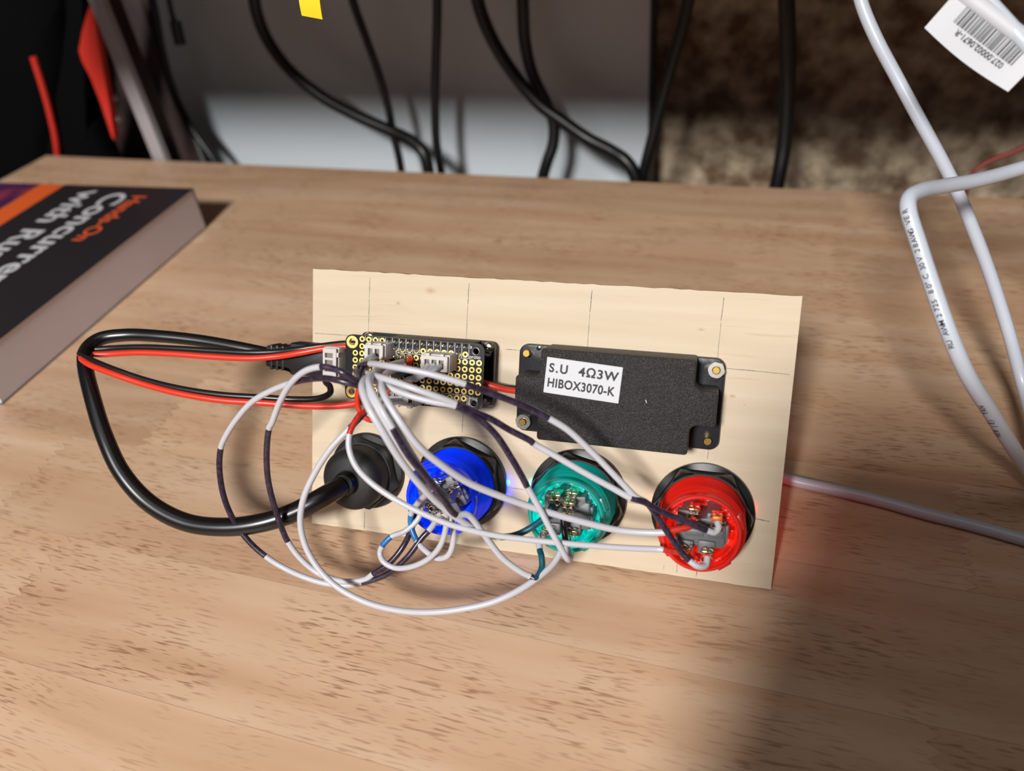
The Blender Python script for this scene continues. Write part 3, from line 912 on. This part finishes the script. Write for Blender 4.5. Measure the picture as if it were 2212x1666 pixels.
wire('marked_wire', [(46.1, 11.7, 75.1, 'w'), (49.9, -11.7, 88.7), (53.8, -22.3, 90.2), (59.1, -27.3, 85.5), (63.5, -29.5, 77.5), (66.9, -29.4, 69.6, 'k'), (67.3, -27, 61.6, 'w'), (65.5, -22.8, 53), (58.6, -17.9, 41.4), (54, -16.7, 33.3, 'b'), (54.3, -19, 29.3), (56.7, -21.8, 26.4, 'w'), (61.1, -24.8, 25.2), (65.3, -26.3, 24.6), (69.3, -26.2, 26.8), (70.9, -23.8, 30.9), (70.5, -21, 35.9), (68.1, -17, 38.9), (64, -12, 39.5)], R0,
     'white wire with a bright blue band hooking under the blue button', group=G)
wire('marked_wire', [(48.8, 4.6, 64.8, 'w'), (49.1, -4.9, 72.2), (55.8, -19, 79.8), (62.9, -26.7, 78.5), (67.6, -29, 70.3), (70.6, -27.9, 60.1), (71.3, -25.4, 48.4), (70.3, -25.6, 39.9), (67.8, -27.5, 32.6), (63.2, -28.6, 26.6), (57.2, -29.7, 22.7), (50.6, -29.7, 20.6), (46.5, -28.9, 22), (44.8, -26.9, 23.5), (45.6, -25.6, 25.8, 'b'), (48.3, -23.1, 28.2, 'w'), (52.4, -20.4, 28.8), (56.5, -16.3, 31.9), (56.7, -12.2, 35.1), (59.2, -9.4, 38.1), (61.2, -6.9, 40.4)], R0-0.05,
     'white wire making a small round loop below left of the blue button', group=G)
wire('marked_wire', [(43.8, 4.4, 64.4, 'k'), (50.7, -13.9, 76.7), (60.3, -26.1, 79.4), (66.2, -29.7, 73.2), (70.6, -29.8, 64.9), (72.2, -26, 55.4), (71.1, -19.6, 46.5), (69.2, -11.1, 41.2)], R0,
     'dark purple wire ending in the middle of the blue button', group=G)

# short jumpers on the boards
wire('jumper_wire', [(46.8, 20.7, 68.8, 'R'), (46.9, 19.6, 70.8), (47.2, 17.4, 70.9), (46.2, 16.4, 69.2), (43.5, 16.5, 67.4), (40.1, 16.9, 66.1)], 1.0, 'short red jumper wire between the white plugs on the board', group='short jumper wires')
wire('jumper_wire', [(52.7, 13.5, 72.2, 't'), (50.2, 12.9, 71.1), (46.2, 13, 69.4), (41.9, 14.8, 66.5)], 1.0, 'short dark teal jumper wire beside the red one on the board', group='short jumper wires')
wire('jumper_wire', [(56.3, 13.4, 74, 'w'), (55, 10.4, 72.9), (51.9, 10.3, 70.7), (47.8, 11.2, 68.2)], 0.9, 'short pale wire from the first slot of the three way plug', group='short jumper wires')
wire('jumper_wire', [(58.5, 13.4, 74.1, 'w'), (57.2, 10.3, 73.6), (54, 9.7, 71.6), (49.9, 10.5, 69)], 0.9, 'short pale wire from the middle slot of the three way plug', group='short jumper wires')
wire('jumper_wire', [(60.6, 13.3, 73.9, 'w'), (59.6, 10.2, 74.5), (56.4, 9.3, 72.9), (52.1, 9.9, 70)], 0.9, 'short pale wire from the right slot of the three way plug', group='short jumper wires')
wire('jumper_wire', [(52.2, 7.6, 63.9, 'w'), (50.4, 6, 67.1), (47.8, 5.7, 68.6), (44.3, 7.4, 67.6)], 0.95, 'short pale wire above the lower edge plug', group='short jumper wires')
wire('jumper_wire', [(29.1, 12.3, 62, 'R'), (29.4, 8.9, 60.2), (30.8, 5.7, 58.5), (33.2, 3.6, 56.8), (35.4, 3.8, 55.2), (36.1, 6.3, 53.5)], 0.95, 'thin orange red wire curling below the lower left board corner', group='short jumper wires')
wire('jumper_wire', [(39.3, -1.2, 78.8, 'b'), (41.9, -1.5, 78.2), (43.6, -0.2, 76.4), (44, 2.9, 73.8)], 0.95, 'short blue wire in the middle of the white bundle', group='short jumper wires')
wire('jumper_wire', [(49.6, 12.1, 65.7, 'R'), (46.5, 8.9, 68.2), (44.6, 6.6, 68.2), (42.5, 6.4, 65.8), (42.5, 7, 62.9)], 0.95, 'short red wire behind the white bundle on the board', group='short jumper wires')

# ================================================================== SPEAKER LEAD (red and black) AND PANEL CABLE
RB = 1.14
red_path = [(82.5, 25.2, 56.3, 'R'), (78.9, 24.5, 57.1), (75, 24, 58.3), (70, 24.2, 59.6), (56.2, 25.7, 62.4), (42.3, 27.2, 66), (28, 28.2, 67.6), (19, 27.2, 68.1), (10.7, 25.8, 67.5), (2.5, 23.1, 66.8), (-6.4, 21.3, 65.6), (-16.6, 18.9, 65.5), (-30.8, 17, 66.2), (-45.1, 15.3, 67.3), (-59.6, 13.4, 68), (-72.3, 11, 67.8), (-78.3, 8.2, 68.9), (-77, 4.5, 70.6), (-70.5, 0.4, 71.4), (-59.8, -1.7, 69.9), (-47.1, -2.3, 66.7), (-32.6, -2.6, 64.2), (-17.3, -1.5, 62.1), (-2.7, 1.1, 60.5), (8.2, 3.5, 58.7), (17.2, 6.1, 57.2), (23.3, 8.1, 56.7), (28.6, 10.4, 56.7), (32, 13, 57.2)]
wire('speaker_lead', red_path, RB, 'red lead from the speaker looping out to the left of the panel', group='speaker leads')
blk_path = [(82.1, 26.7, 56.1, 'K'), (78.4, 26.3, 56.4), (74.4, 25.8, 57.4), (69.4, 26, 58.8), (55.5, 27.5, 61.5), (41.3, 29.5, 65), (27, 30.2, 67.1), (18, 29.4, 67.9), (9.6, 27.9, 67.2), (1.3, 25.3, 66.8), (-7.6, 23.7, 65.9), (-17.9, 21.5, 66.1), (-32.1, 19.7, 66.9), (-46.6, 17.9, 67.9), (-61.2, 16, 68.5), (-74, 13.6, 68.4), (-80.5, 10.5, 69), (-79.5, 6.7, 70.5), (-71.9, 2.8, 71.6), (-61.5, 0.7, 70), (-48.7, 0, 66.8), (-34.1, -0.2, 64.4), (-18.6, 1, 62.4), (-4, 3.6, 60.8), (7, 6.1, 59.2), (14.3, 9, 58.2), (16.7, 12.3, 58), (15.3, 15.8, 58.1), (12.1, 18.8, 58.3), (13.5, 20.6, 60.5)]
wire('speaker_lead', blk_path, RB, 'black lead beside the red one looping left and hooking back to a plug', group='speaker leads')
wire('panel_cable', [(23.3, -6.4, 31.3), (22, -9.5, 31.9), (18.9, -14.8, 32.6), (12.2, -20.3, 31), (2, -25.8, 29.5), (-10.6, -29.6, 28.8), (-25.8, -31.2, 30.2), (-40, -29.2, 35.6), (-50.8, -24.4, 44), (-59.3, -16.7, 53.6), (-67.3, -7.3, 62), (-75.6, 3.1, 68), (-80.1, 10.8, 69.4), (-78.8, 16.8, 70), (-70.7, 21.2, 69.6), (-56.5, 23.9, 68.3), (-40.4, 26.1, 66), (-25.8, 27, 63.7), (-14.9, 27.6, 61.7), (-10.9, 27.8, 61)], 3.75,
     'thick black cable looping from the round connector to the plug at the boards', 'cable', mat='cable_black', seg=20, r1=2.05)
mp = thing('cable_plug', 'black moulded plug at the left edge of the boards', 'plug', at(PANEL, -14.5, 66.4, 6.2))
bm = new()
poly = round_poly([(0, -4.0), (9.5, -4.6), (10.4, -6.2), (30.0, -6.0), (30.0, 5.8), (10.4, 5.9), (9.5, 4.4), (0, 4.0)], 0.9, 4)
slab(bm, poly, -3.2, 3.4, 1.1)
finish('plug_body', bm, 'rubber_black', mp)
for i in range(3):
    bm = new(); box(bm, (2.0 + 2.4 * i, -4.75, -3.4), (3.2 + 2.4 * i, 4.6, 3.6), 0.4)
    finish('grip_rib', bm, 'rubber_black', mp)
bm = new(); box(bm, (29.8, -3.4, -1.2), (36.5, 3.4, 0.9), 0.3)
finish('metal_shell', bm, 'steel', mp)

# ================================================================== WHITE CABLES
WR = 2.35
wire('white_cable', [(167.1, 193, 206), (177.5, 169.3, 176.7)] + [(184.7, 158.1, 157.5), (188.5, 152.4, 147.8), (194.5, 147, 137.7), (203.2, 142, 125.5), (213.1, 135.5, 111.9), (222, 131, 99.7), (229, 128.2, 89.5), (237.9, 124.5, 74.9), (247.4, 118.2, 57.9), (256.8, 109.4, 38.9), (265.4, 98.8, 19.5)] + [(266, 60.4, 14), (275.5, 42.9, 1), (290.2, 23.6, 1), (420, 20, 0.9), (560, 60, 0.9), (790, 40, 0.9)], WR,
     'white cable hanging from above and crossing behind the bent white cable', 'cable', mat='cable_white', seg=16)
b_path = [(560, 190, 150), (420, 160, 142), (272.6, 119.1, 111.5)] + [(257.4, 110.8, 109.9), (241.2, 102.1, 108.1), (225.9, 89.3, 109.3), (212.4, 76.4, 112.5), (202.8, 64.5, 115.9), (199.3, 58.6, 116.2), (199.1, 54.4, 114.3), (202.8, 48.5, 106.5), (207.7, 41.7, 96.7), (213.5, 34.4, 85.7), (220.5, 30.3, 74.1), (231.1, 33, 58.8), (242, 39.3, 42.1), (253.5, 49.4, 24.2), (263.4, 53.1, 11.5)] + [(279, 56.7, 1), (297.3, 55.3, 1), (420, 90, 0.9), (600, 120, 0.9), (800, 90, 0.9)]
wb = wire('white_cable', b_path, WR, 'white printed cable with a sharp bend in front of the back table edge', 'cable', mat='cable_white', seg=16)
wire('white_cable', [(24, 52.1, -1.4), (24, 57.4, -4.3), (42, 78, 4), (85, 78, 2.2), (140, 66, 1.2), (179.1, 53.4, 0.8), (195.8, 50.4, 0.8), (211.8, 47.3, 0.8), (227, 43.4, 0.8), (241.7, 40.4, 0.8), (257.2, 36.4, 0.8), (271.6, 33, 0.8), (330, 18, 0.8), (470, -30, 0.8), (640, -20, 0.8), (810, -60, 0.8)], WR-0.1,
     'white cable lying on the table behind the panel and running off to the right', 'cable', mat='cable_white', seg=16)
up = thing('usb_plug', 'white plug in the front of the round connector behind the panel', 'plug', at(PANEL, 24.0, 24.6, -46.0))
bm = new(); box(bm, (-7, -4.2, 0), (7, 4.2, 30), 1.2)
finish('plug_body', bm, 'cable_white', up)
bm = new(); box(bm, (-6, -2.2, 29), (6, 2.2, 39.3), 0.2)
finish('metal_shell', bm, 'steel', up)

def print_on(path, parent, s0, s1, body, size, toward, flip=False, lead=3, rad=WR, mat='print_black'):
    """lettering wrapped along a cable, each letter a small mesh on the side that faces `toward`"""
    pts, _ = spline(path, 24)
    off = sum((Vector(b[:3]) - Vector(a[:3])).length for a, b in zip(path[:lead], path[1:lead + 1]))
    acc = [-off]
    for a, b in zip(pts, pts[1:]):
        acc.append(acc[-1] + (b - a).length)
    inv = parent.matrix_basis.inverted()
    for i, ch in enumerate(body):
        if ch == ' ':
            continue
        s_ = s0 + (s1 - s0) * i / max(1, len(body) - 1)
        k = min(range(len(acc)), key=lambda q: abs(acc[q] - s_))
        k = max(1, min(len(pts) - 2, k))
        t = (pts[k + 1] - pts[k - 1]).normalized()
        if flip:
            t = -t
        n = (Vector(toward) - pts[k]); n = (n - t * n.dot(t)).normalized()
        u = n.cross(t)
        M = Matrix(((t.x, u.x, n.x, 0), (t.y, u.y, n.y, 0), (t.z, u.z, n.z, 0), (0, 0, 0, 1)))
        M.translation = (pts[k] + n * (rad + 0.02) - u * size * 0.35) * S
        text(ch, size, mat, parent, inv @ M, 'lettering', 0.02)
print_on(b_path, wb, 127, 86, 'RU AWM 2725 80\u00b0C 30V 28AWG VER', 2.2, (40, -160, 215), flip=True)
print_on(b_path, wb, 168, 150, 'VER (E) YAN', 2.2, (40, -160, 215), flip=True)

# flag label wrapped round a white cable
c_path = [(150, 40, 330), (190.2, 106.1, 185.9)] + [(195.6, 96.7, 177.7), (203.5, 92, 171.8), (210, 87.3, 166), (216.3, 82.2, 160.4), (222, 78.2, 155.3), (228.2, 75.8, 149.7), (238.6, 75, 141)] + [(265.5, 74.6, 115), (330, 60, 60), (400, 70, 6), (470, 110, 0.9), (640, 190, 0.9), (800, 170, 0.9)]
wc = wire('white_cable', c_path, WR, 'white cable at the top right corner carrying a barcode flag', 'cable', mat='cable_white', seg=16)
FL = [Vector(p) for p in [(197.7, 82.6, 157.7), (221.1, 72.5, 142.8), (224.4, 74.6, 151), (204.7, 84.1, 165.4)]]
ex = (FL[1] - FL[0]).normalized(); ey_ = FL[3] - FL[0]; ey_ = (ey_ - ex * ey_.dot(ex)).normalized(); ez = ex.cross(ey_)
FM = Matrix(((ex.x, ey_.x, ez.x, FL[0].x * S), (ex.y, ey_.y, ez.y, FL[0].y * S), (ex.z, ey_.z, ez.z, FL[0].z * S), (0, 0, 0, 1)))
flw, flh = (FL[1] - FL[0]).length, (FL[3] - FL[0]).length
fg = thing('barcode_flag', 'white paper flag with a barcode folded over a white cable', 'label', FM)
bm = new()
rings = []
for i in range(13):
    xx = flw * i / 12
    bow = -1.6 * math.sin(math.pi * i / 12)
    rings.append([(xx, bow * 0.5, bow * 0.6), (xx, flh, 0.0), (xx, flh, 0.3), (xx, bow * 0.5, bow * 0.6 + 0.3)])
loft(bm, rings, True, True, True)
bmesh.ops.recalc_face_normals(bm, faces=bm.faces[:])
finish('flag', bm, 'paper_label', fg)
bm = new()
lathe(bm, [(WR + 0.1, 0), (WR + 0.35, 0), (WR + 0.35, flw), (WR + 0.1, flw)], 20)
finish('wrap', bm, 'paper_label', fg, matrix=Matrix.Translation(Vector((0, flh + 1.2, -1.6)) * S) @ Matrix.Rotation(math.pi / 2, 4, 'Y'))
bx_ = 5.0
rb = random.Random(4)
while bx_ < flw - 4.2:
    wbar = rb.choice((0.18, 0.18, 0.36, 0.54))
    bm = new(); box(bm, (bx_, flh * 0.50, 0.31), (bx_ + wbar, flh * 0.94, 0.37))
    finish('bar', bm, 'print_black', fg, smooth=0)
    bx_ += wbar + rb.choice((0.2, 0.3, 0.42))
text('027.00002.0671-R', 2.2, 'print_black', fg, tr(flw - 6.0, flh * 0.44, 0.2, math.pi), 'lettering', 0.02, depth=0.12, space=1.0)

# ================================================================== BOOK
bk = thing('paperback_book', 'thick paperback with dark cover and white title at the left table edge', 'book',
           Matrix.Translation(Vector((-195.3, 237.8, TZ)) * S) @ Matrix.Rotation(-0.0009, 4, 'Z'))
BH = 28.7
BL, BWD = 235.0, 191.0                    # height along x, width along y
bm = new(); box(bm, (-BL + 1, -BWD + 0.6, 0.5), (-0.5, -0.8, BH - 0.5))
finish('page_block', bm, 'pages', bk, smooth=0)
for z0_, nm in ((0.0, 'back_cover'), (BH - 0.5, 'front_cover')):
    bm = new(); box(bm, (-BL, -BWD, z0_), (0, 0, z0_ + 0.5), 0.1)
    cv = finish(nm, bm, 'cover_dark', bk, smooth=0)
bm = new(); box(bm, (-BL, -0.8, 0), (0, 0.2, BH), 0.2)
finish('spine', bm, 'cover_dark', bk)
def flat(x0, y0, x1, y1, mat, nm, h=0.04):
    bm = new(); box(bm, (x0, y0, 0), (x1, y1, h))
    finish(nm, bm, mat, cv, smooth=0, matrix=tr(0, 0, BH))
flat(-123, -BWD + 0.3, -103, -0.3, 'cover_orange', 'orange_band')
flat(-BL + 0.3, -BWD + 0.3, -123, -0.3, 'cover_image', 'cover_picture')
TX = -math.pi / 2
text('Hands-On', 15, 'cover_text_orange', cv, tr(-36.5, -13, BH + 0.05, TX), 'title_lettering', 0.35)
text('Concurrency', 23.5, 'cover_white', cv, tr(-57.0, -10, BH + 0.05, TX), 'title_lettering', 0.5, sx=1.14)
text('with Rust', 23.5, 'cover_white', cv, tr(-81.0, -8, BH + 0.05, TX), 'title_lettering', 0.5, sx=1.14)

# ================================================================== BEHIND THE TABLE
# pale painted board
bo = thing('painted_board', 'large pale painted board standing behind the table', 'board', TABLE)
bx1 = 77.6
bx0 = -353.6
bm = new(); box(bm, (bx0, 100, FLOOR_Z - TZ), (bx1, 118, 620), 1.0)
finish('face', bm, 'painted_board', bo)
bm = new(); box(bm, (bx1, 99, FLOOR_Z - TZ), (bx1 + 2.5, 119, 620), 0.3)
finish('edge_strip', bm, 'board_edge', bo)

dk = thing('dark_panel', 'dark brown panel left of the pale board', 'cabinet', TABLE)  # plain dark brown upright slab beside the pale board
bm = new(); box(bm, (-900, 112, FLOOR_Z - TZ), (bx0 - 1.5, 138, 620), 1.0)
finish('side_panel', bm, 'dark_brown', dk)
bm = new(); box(bm, (bx0 - 14, 108, FLOOR_Z - TZ), (bx0 - 1.6, 112, 620), 0.6)
finish('edge_trim', bm, 'dark_brown', dk)
CG = 'black cords hanging behind the table'
def cord(pts, r, label):
    a, b = Vector(pts[0]), Vector(pts[1])
    top = a + (a - b).normalized() * 40
    pts = [(top.x, top.y, SHELF_Z + TZ + 4), tuple(a)] + pts[1:]
    return wire('power_cable', pts, r, label, 'cable', CG, mat='cord_black', seg=14)
cord([(-192.4, 381.5, 145.2), (-199.6, 381.9, 121.6), (-203.6, 382.1, 103), (-201.2, 382, 83.4), (-189.7, 381.4, 61.4), (-167.1, 380.2, 40.5), (-137.5, 376.7, 25.6), (-107.2, 373.1, 14.3), (-91, 368.2, 9), (-81.2, 363.7, 1.8), (-78.5, 361.6, -12.1), (-82.6, 359.8, -50.6)], 4.6, 'thick black cord sweeping right to the table edge, leftmost of the thick ones')
cord([(-125.5, 386.1, 141.3), (-126.8, 386.1, 118.1), (-125.7, 386.1, 102.9), (-121.4, 385.8, 80.7), (-116.9, 385.6, 57.5), (-113.7, 385.4, 29.7), (-113.3, 385.4, 7.7), (-111.2, 383.3, -12.4), (-111.5, 380.3, -57.7)], 3.1, 'thin black cord crossing over the leftmost thick sweeping cord')
cord([(-54.9, 382.4, 138.7), (-58.5, 382.6, 116.3), (-63.5, 382.8, 86.5), (-69.2, 383.1, 57.7), (-74.5, 383.4, 26.8), (-76.6, 381.5, 2.1), (-75.5, 379.5, -17.9), (-75.4, 377.4, -59.1)], 3.3, 'nearly straight black cord hanging in the middle of the pale board')
cord([(-30, 375.1, 138.8), (-29.5, 375.1, 116.8), (-27.6, 375, 99.5), (-20.2, 374.6, 78.5), (-7.2, 373.9, 56.5), (10.6, 371, 36.3), (27.6, 368.1, 25), (46.3, 365.1, 13.4), (63.7, 360.2, 6.7), (74.9, 355.6, 1.2), (81.8, 353.3, -8.7), (85.8, 351.1, -40)], 4.6, 'thick black cord sweeping right to the corner of the pale board')
cord([(2.5, 385.4, 135.5), (0.7, 385.5, 113.5), (-0.1, 385.6, 96.2), (-0.4, 385.6, 75), (3.6, 384.4, 53.2), (12.3, 382.9, 33.8), (17.9, 381.6, 18.9), (17.4, 378.6, 4.3), (12.8, 374.9, -8.7), (8.8, 373.1, -20.9), (1.9, 371.4, -53.3)], 4.4, 'thick black cord behind the right sweeping one, kinked near its lower end')
cord([(117.8, 363.4, 134), (114.5, 363.6, 113.9), (110, 363.8, 90), (103.7, 364.1, 64.3), (97, 364.5, 36.8), (91.4, 362.8, 11.4), (86.8, 361, -9.2), (80, 359.4, -44.3)], 3.9, 'black cord slanting along the edge of the pale board')
cord([(166, 360.9, 132.2), (169.2, 360.7, 112.5), (173.1, 360.5, 89.2), (176.8, 360.3, 61.6), (179.1, 360.2, 38.2), (180.3, 358.2, 14.2), (179.5, 354.2, -4.3), (176.4, 350.4, -36.2)], 5.0, 'thick black cord hanging in front of the brown stone wall')
cord([(-309.2, 415.6, 144.7), (-314.5, 415.9, 118.7), (-318.5, 416.1, 94.7), (-324.4, 416.4, 65.8), (-327.4, 416.6, 31.1), (-318.8, 412.1, 4.2), (-306.7, 407.5, -15), (-299.5, 405.1, -28.9), (-290.9, 402.7, -65.7)], 3.4, 'black cord beside the grey metal post')
cp = cord([(-284.3, 404.3, 145.5), (-289.9, 404.6, 120.2), (-293.4, 404.8, 101.9), (-294.8, 404.9, 88.1)], 2.2, 'short black cord ending in a dangling plug')
pa, pb = [Vector(p) for p in [(-293.3, 404.8, 91.6), (-295.4, 404.9, 74)]]
bm = new()
tube(bm, [pa, pa * 0.8 + pb * 0.2, pb * 0.9 + pa * 0.1, pb], 4.6, 14, 4, None, Vector((-284.3, 404.3, 145.5)) if False else pa)
dp = finish('dangling_plug', bm, 'cord_black', cp, smooth=50)
dp.matrix_basis = cp.matrix_basis.inverted() @ Matrix.Translation(pa * S)
wire('thin_cable', [(338.5, 331.9, 37.3), (314.8, 333.2, 23.3), (308.1, 333.5, 19.1), (297.4, 334.1, 12.8), (291.2, 332.4, 5.7), (290.1, 330.4, -12.5)], 1.5, 'thin dark red cord at the right in front of the stone wall', 'cable', mat='dull_red')

# yellow tag on a cord end
yt = thing('yellow_tag', 'yellow tag hanging in front of the pale board at the top', 'tag', Matrix.Translation(Vector((-0.4, 93.2, 169)) * S))
Q = [Vector(p) - Vector((-0.4, 93.2, 169)) for p in [(-3, 93.3, 177.8), (-4.2, 93.4, 164.2), (3.8, 93, 162.8), (5.3, 92.9, 177.6)]]
bm = new()
rows = []
for i in range(9):
    t = i / 8
    a = Q[0].lerp(Q[1], t); b = Q[3].lerp(Q[2], t)
    bow = Vector((0, -1, 0)) * 1.5 * math.sin(t * 2.2)
    rows.append([a + bow, b + bow, b + bow + Vector((0, 0.5, 0)), a + bow + Vector((0, 0.5, 0))])
loft(bm, rows, True, True, True)
bmesh.ops.recalc_face_normals(bm, faces=bm.faces[:])
finish('flag', bm, 'tag_yellow', yt)
bm = new()
tube(bm, [Q[0].lerp(Q[3], 0.5) + Vector((0, 1, 110)), Q[0].lerp(Q[3], 0.5) + Vector((0, 1, 60)), Q[0].lerp(Q[3], 0.5) + Vector((0, 1, -4))], 2.0, 10, 6)
finish('tie_cord', bm, 'cord_black', yt)

# grey metal post
gp = [Vector(p) for p in [(-316.6, 355.9, 155.3), (-316.1, 355.9, 118.9), (-312.9, 355.7, -4.2), (-310.9, 355.6, -79.7)]]
bm = new()
ax = (gp[3] - gp[0]).normalized()
side = Vector((1, 0, 0)); side = (side - ax * side.dot(ax)).normalized(); fr_ = ax.cross(side)
def sect(p, w_, d_):
    return [p + side * sx_ * w_ + fr_ * sy_ * d_ for sx_, sy_ in ((-0.5, -0.5), (0.42, -0.5), (0.5, -0.4), (0.5, 0.5), (-0.42, 0.5), (-0.5, 0.4))]
loft(bm, [[q - gp[0] for q in sect(p, 12.5, 7)] for p in (gp[0], gp[1], gp[2], gp[3], gp[3] + ax * 640)], True, True, True)
bmesh.ops.recalc_face_normals(bm, faces=bm.faces[:])
po = thing('metal_post', 'slanted grey metal post behind the left part of the table', 'post', Matrix.Translation(gp[0] * S))
finish('rail', bm, 'grey_metal', po)
for q in [(-349.5, 371.7, 41.6), (-353.3, 371.9, 24.1)]:
    q = Vector(q)
    bm = new(); lathe(bm, [(2.4, 0), (2.4, 1.2), (1.6, 2.2), (0.2, 2.5)], 14)
    s_ = finish('rivet', bm, 'painted_board', po)
    s_.matrix_basis = Matrix.Translation((q - gp[0]) * S) @ Matrix.Rotation(math.pi / 2, 4, 'X')
bm = new()
loft(bm, [[q - gp[0] for q in sect(p - side * 12 + Vector((0, 22, 0)), 26, 3)] for p in (gp[0], gp[1], gp[2], gp[3], gp[3] + ax * 640)], True, True, True)
bmesh.ops.recalc_face_normals(bm, faces=bm.faces[:])
finish('back_plate', bm, 'dark_brown', po)

# black bag with red piping, red case behind it
def hull(name, label, pts2, off0, off1, mat, parent=None, bulge=10, cat=None):
    """soft upright form: outline in the plane of the table's back edge, pillowed towards the viewer and away"""
    cx_ = sum(p[0] for p in pts2) / len(pts2); cz_ = sum(p[1] for p in pts2) / len(pts2)
    rings = []
    mid = (off0 + off1) / 2
    for f, o_ in ((0.0, off1), (0.55, off1 - 2), (0.85, off1 - (off1 - off0) * 0.18), (1.0, mid), (0.88, off0 + (off1 - off0) * 0.16), (0.6, off0 + 2), (0.0, off0)):
        f = max(f, 0.001)
        rings.append([(cx_ + (px_ - cx_) * f, o_, cz_ + (pz_ - cz_) * f) for px_, pz_ in pts2])
    bm = new()
    loft(bm, rings)
    bmesh.ops.recalc_face_normals(bm, faces=bm.faces[:])
    return finish(name, bm, mat, parent, smooth=70)
def smooth_outline(pts, per=6):
    P = [(p[0], p[1], 0) for p in pts]
    q, _ = spline(P + [P[0]], per)
    return [(v.x, v.y) for v in q[:-1]]
bag = thing('black_bag', 'black fabric bag with red piping standing behind the left table corner', 'bag', TABLE)
def TBX(px_list):
    return px_list
bag_out = [(-806.2, -130.6), (-669, 30.4), (-521.1, 154.1), (-422.7, 166.6), (-407.6, 130), (-405, 109.1), (-406.2, 94.9), (-411.5, 72.7), (-437.9, 20.7), (-485.9, -72.5)]
low = [(bag_out[-1][0] + 10, -300), (bag_out[-1][0], FLOOR_Z - TZ + 8), (bag_out[0][0], FLOOR_Z - TZ + 8), (bag_out[0][0] - 10, -300)]
hull('main_body', None, smooth_outline(bag_out + low), 22, 96, 'fabric_black', bag)
flap = [(-493.2, -55.9), (-434.8, 21.6), (-391, 76.2), (-366.2, 111), (-340.2, 148.9), (-327.4, 148.5), (-353.5, 110.8), (-374.7, 83.4), (-383.8, 50.1), (-384.3, 18.7), (-383.9, -16.9), (-388.2, -55)]
low2 = [(flap[-1][0], -260), (flap[0][0], -260)]
hull('side_flap', None, smooth_outline(flap + low2), 16, 44, 'fabric_black', bag)
bm = new()
tube(bm, [Vector(p) for p in [(-407.9, 14, 78.4), (-413.2, 14, 48.7), (-418, 14, 29.2), (-423.5, 14, 10.9), (-432.5, 14, -10.4), (-449.6, 14, -44.4)]], 2.6, 10, 8)
finish('piping', bm, 'bag_red', bag)
rp = [(-326.1, 116.4), (-323.8, 111.5), (-328.4, 96.9), (-337.1, 67.8), (-344.6, 40.4), (-353.4, 13.3), (-354.8, 16.4), (-352.1, 45.9), (-351.8, 64.2), (-353.6, 77.3), (-352.5, 85.2), (-340.8, 100.3)]
bm = new()
loft(bm, [[(a, 14, b) for a, b in rp], [(a, 8, b) for a, b in rp]], True, True, True)
bmesh.ops.recalc_face_normals(bm, faces=bm.faces[:])
finish('red_panel', bm, 'bag_red', bag)

# ================================================================== UNSEEN SHADE BLOCKER AND STAND (added behind the camera to shade the table)
ts = thing('blocker', 'black tablet added out of view to shade the table', 'blocker', Matrix.Translation(Vector((127, -206, 0)) * S))
bm = new(); slab(bm, round_poly(rect(112, 218, 56, 141), 9, 6), 0, 7, 1.0)
finish('blocker_body', bm, 'blocker_black', ts, matrix=Matrix.Rotation(math.pi / 2, 4, 'X'))
st = thing('blocker_stand', 'plain black stand holding the tablet added to shade the table', 'stand', Matrix.Translation(Vector((127, -206, TZ)) * S))
bm = new(); box(bm, (2, -62, 0), (110, 8, 6), 1.5)
finish('base', bm, 'blocker_black', st)
bm = new(); box(bm, (4, -13, 5), (108, -7.2, 120), 1.0)
finish('back_plate', bm, 'blocker_black', st)
bm = new(); box(bm, (8, -13, 5), (104, 7, 33.2), 1.0)
finish('ledge', bm, 'blocker_black', st)
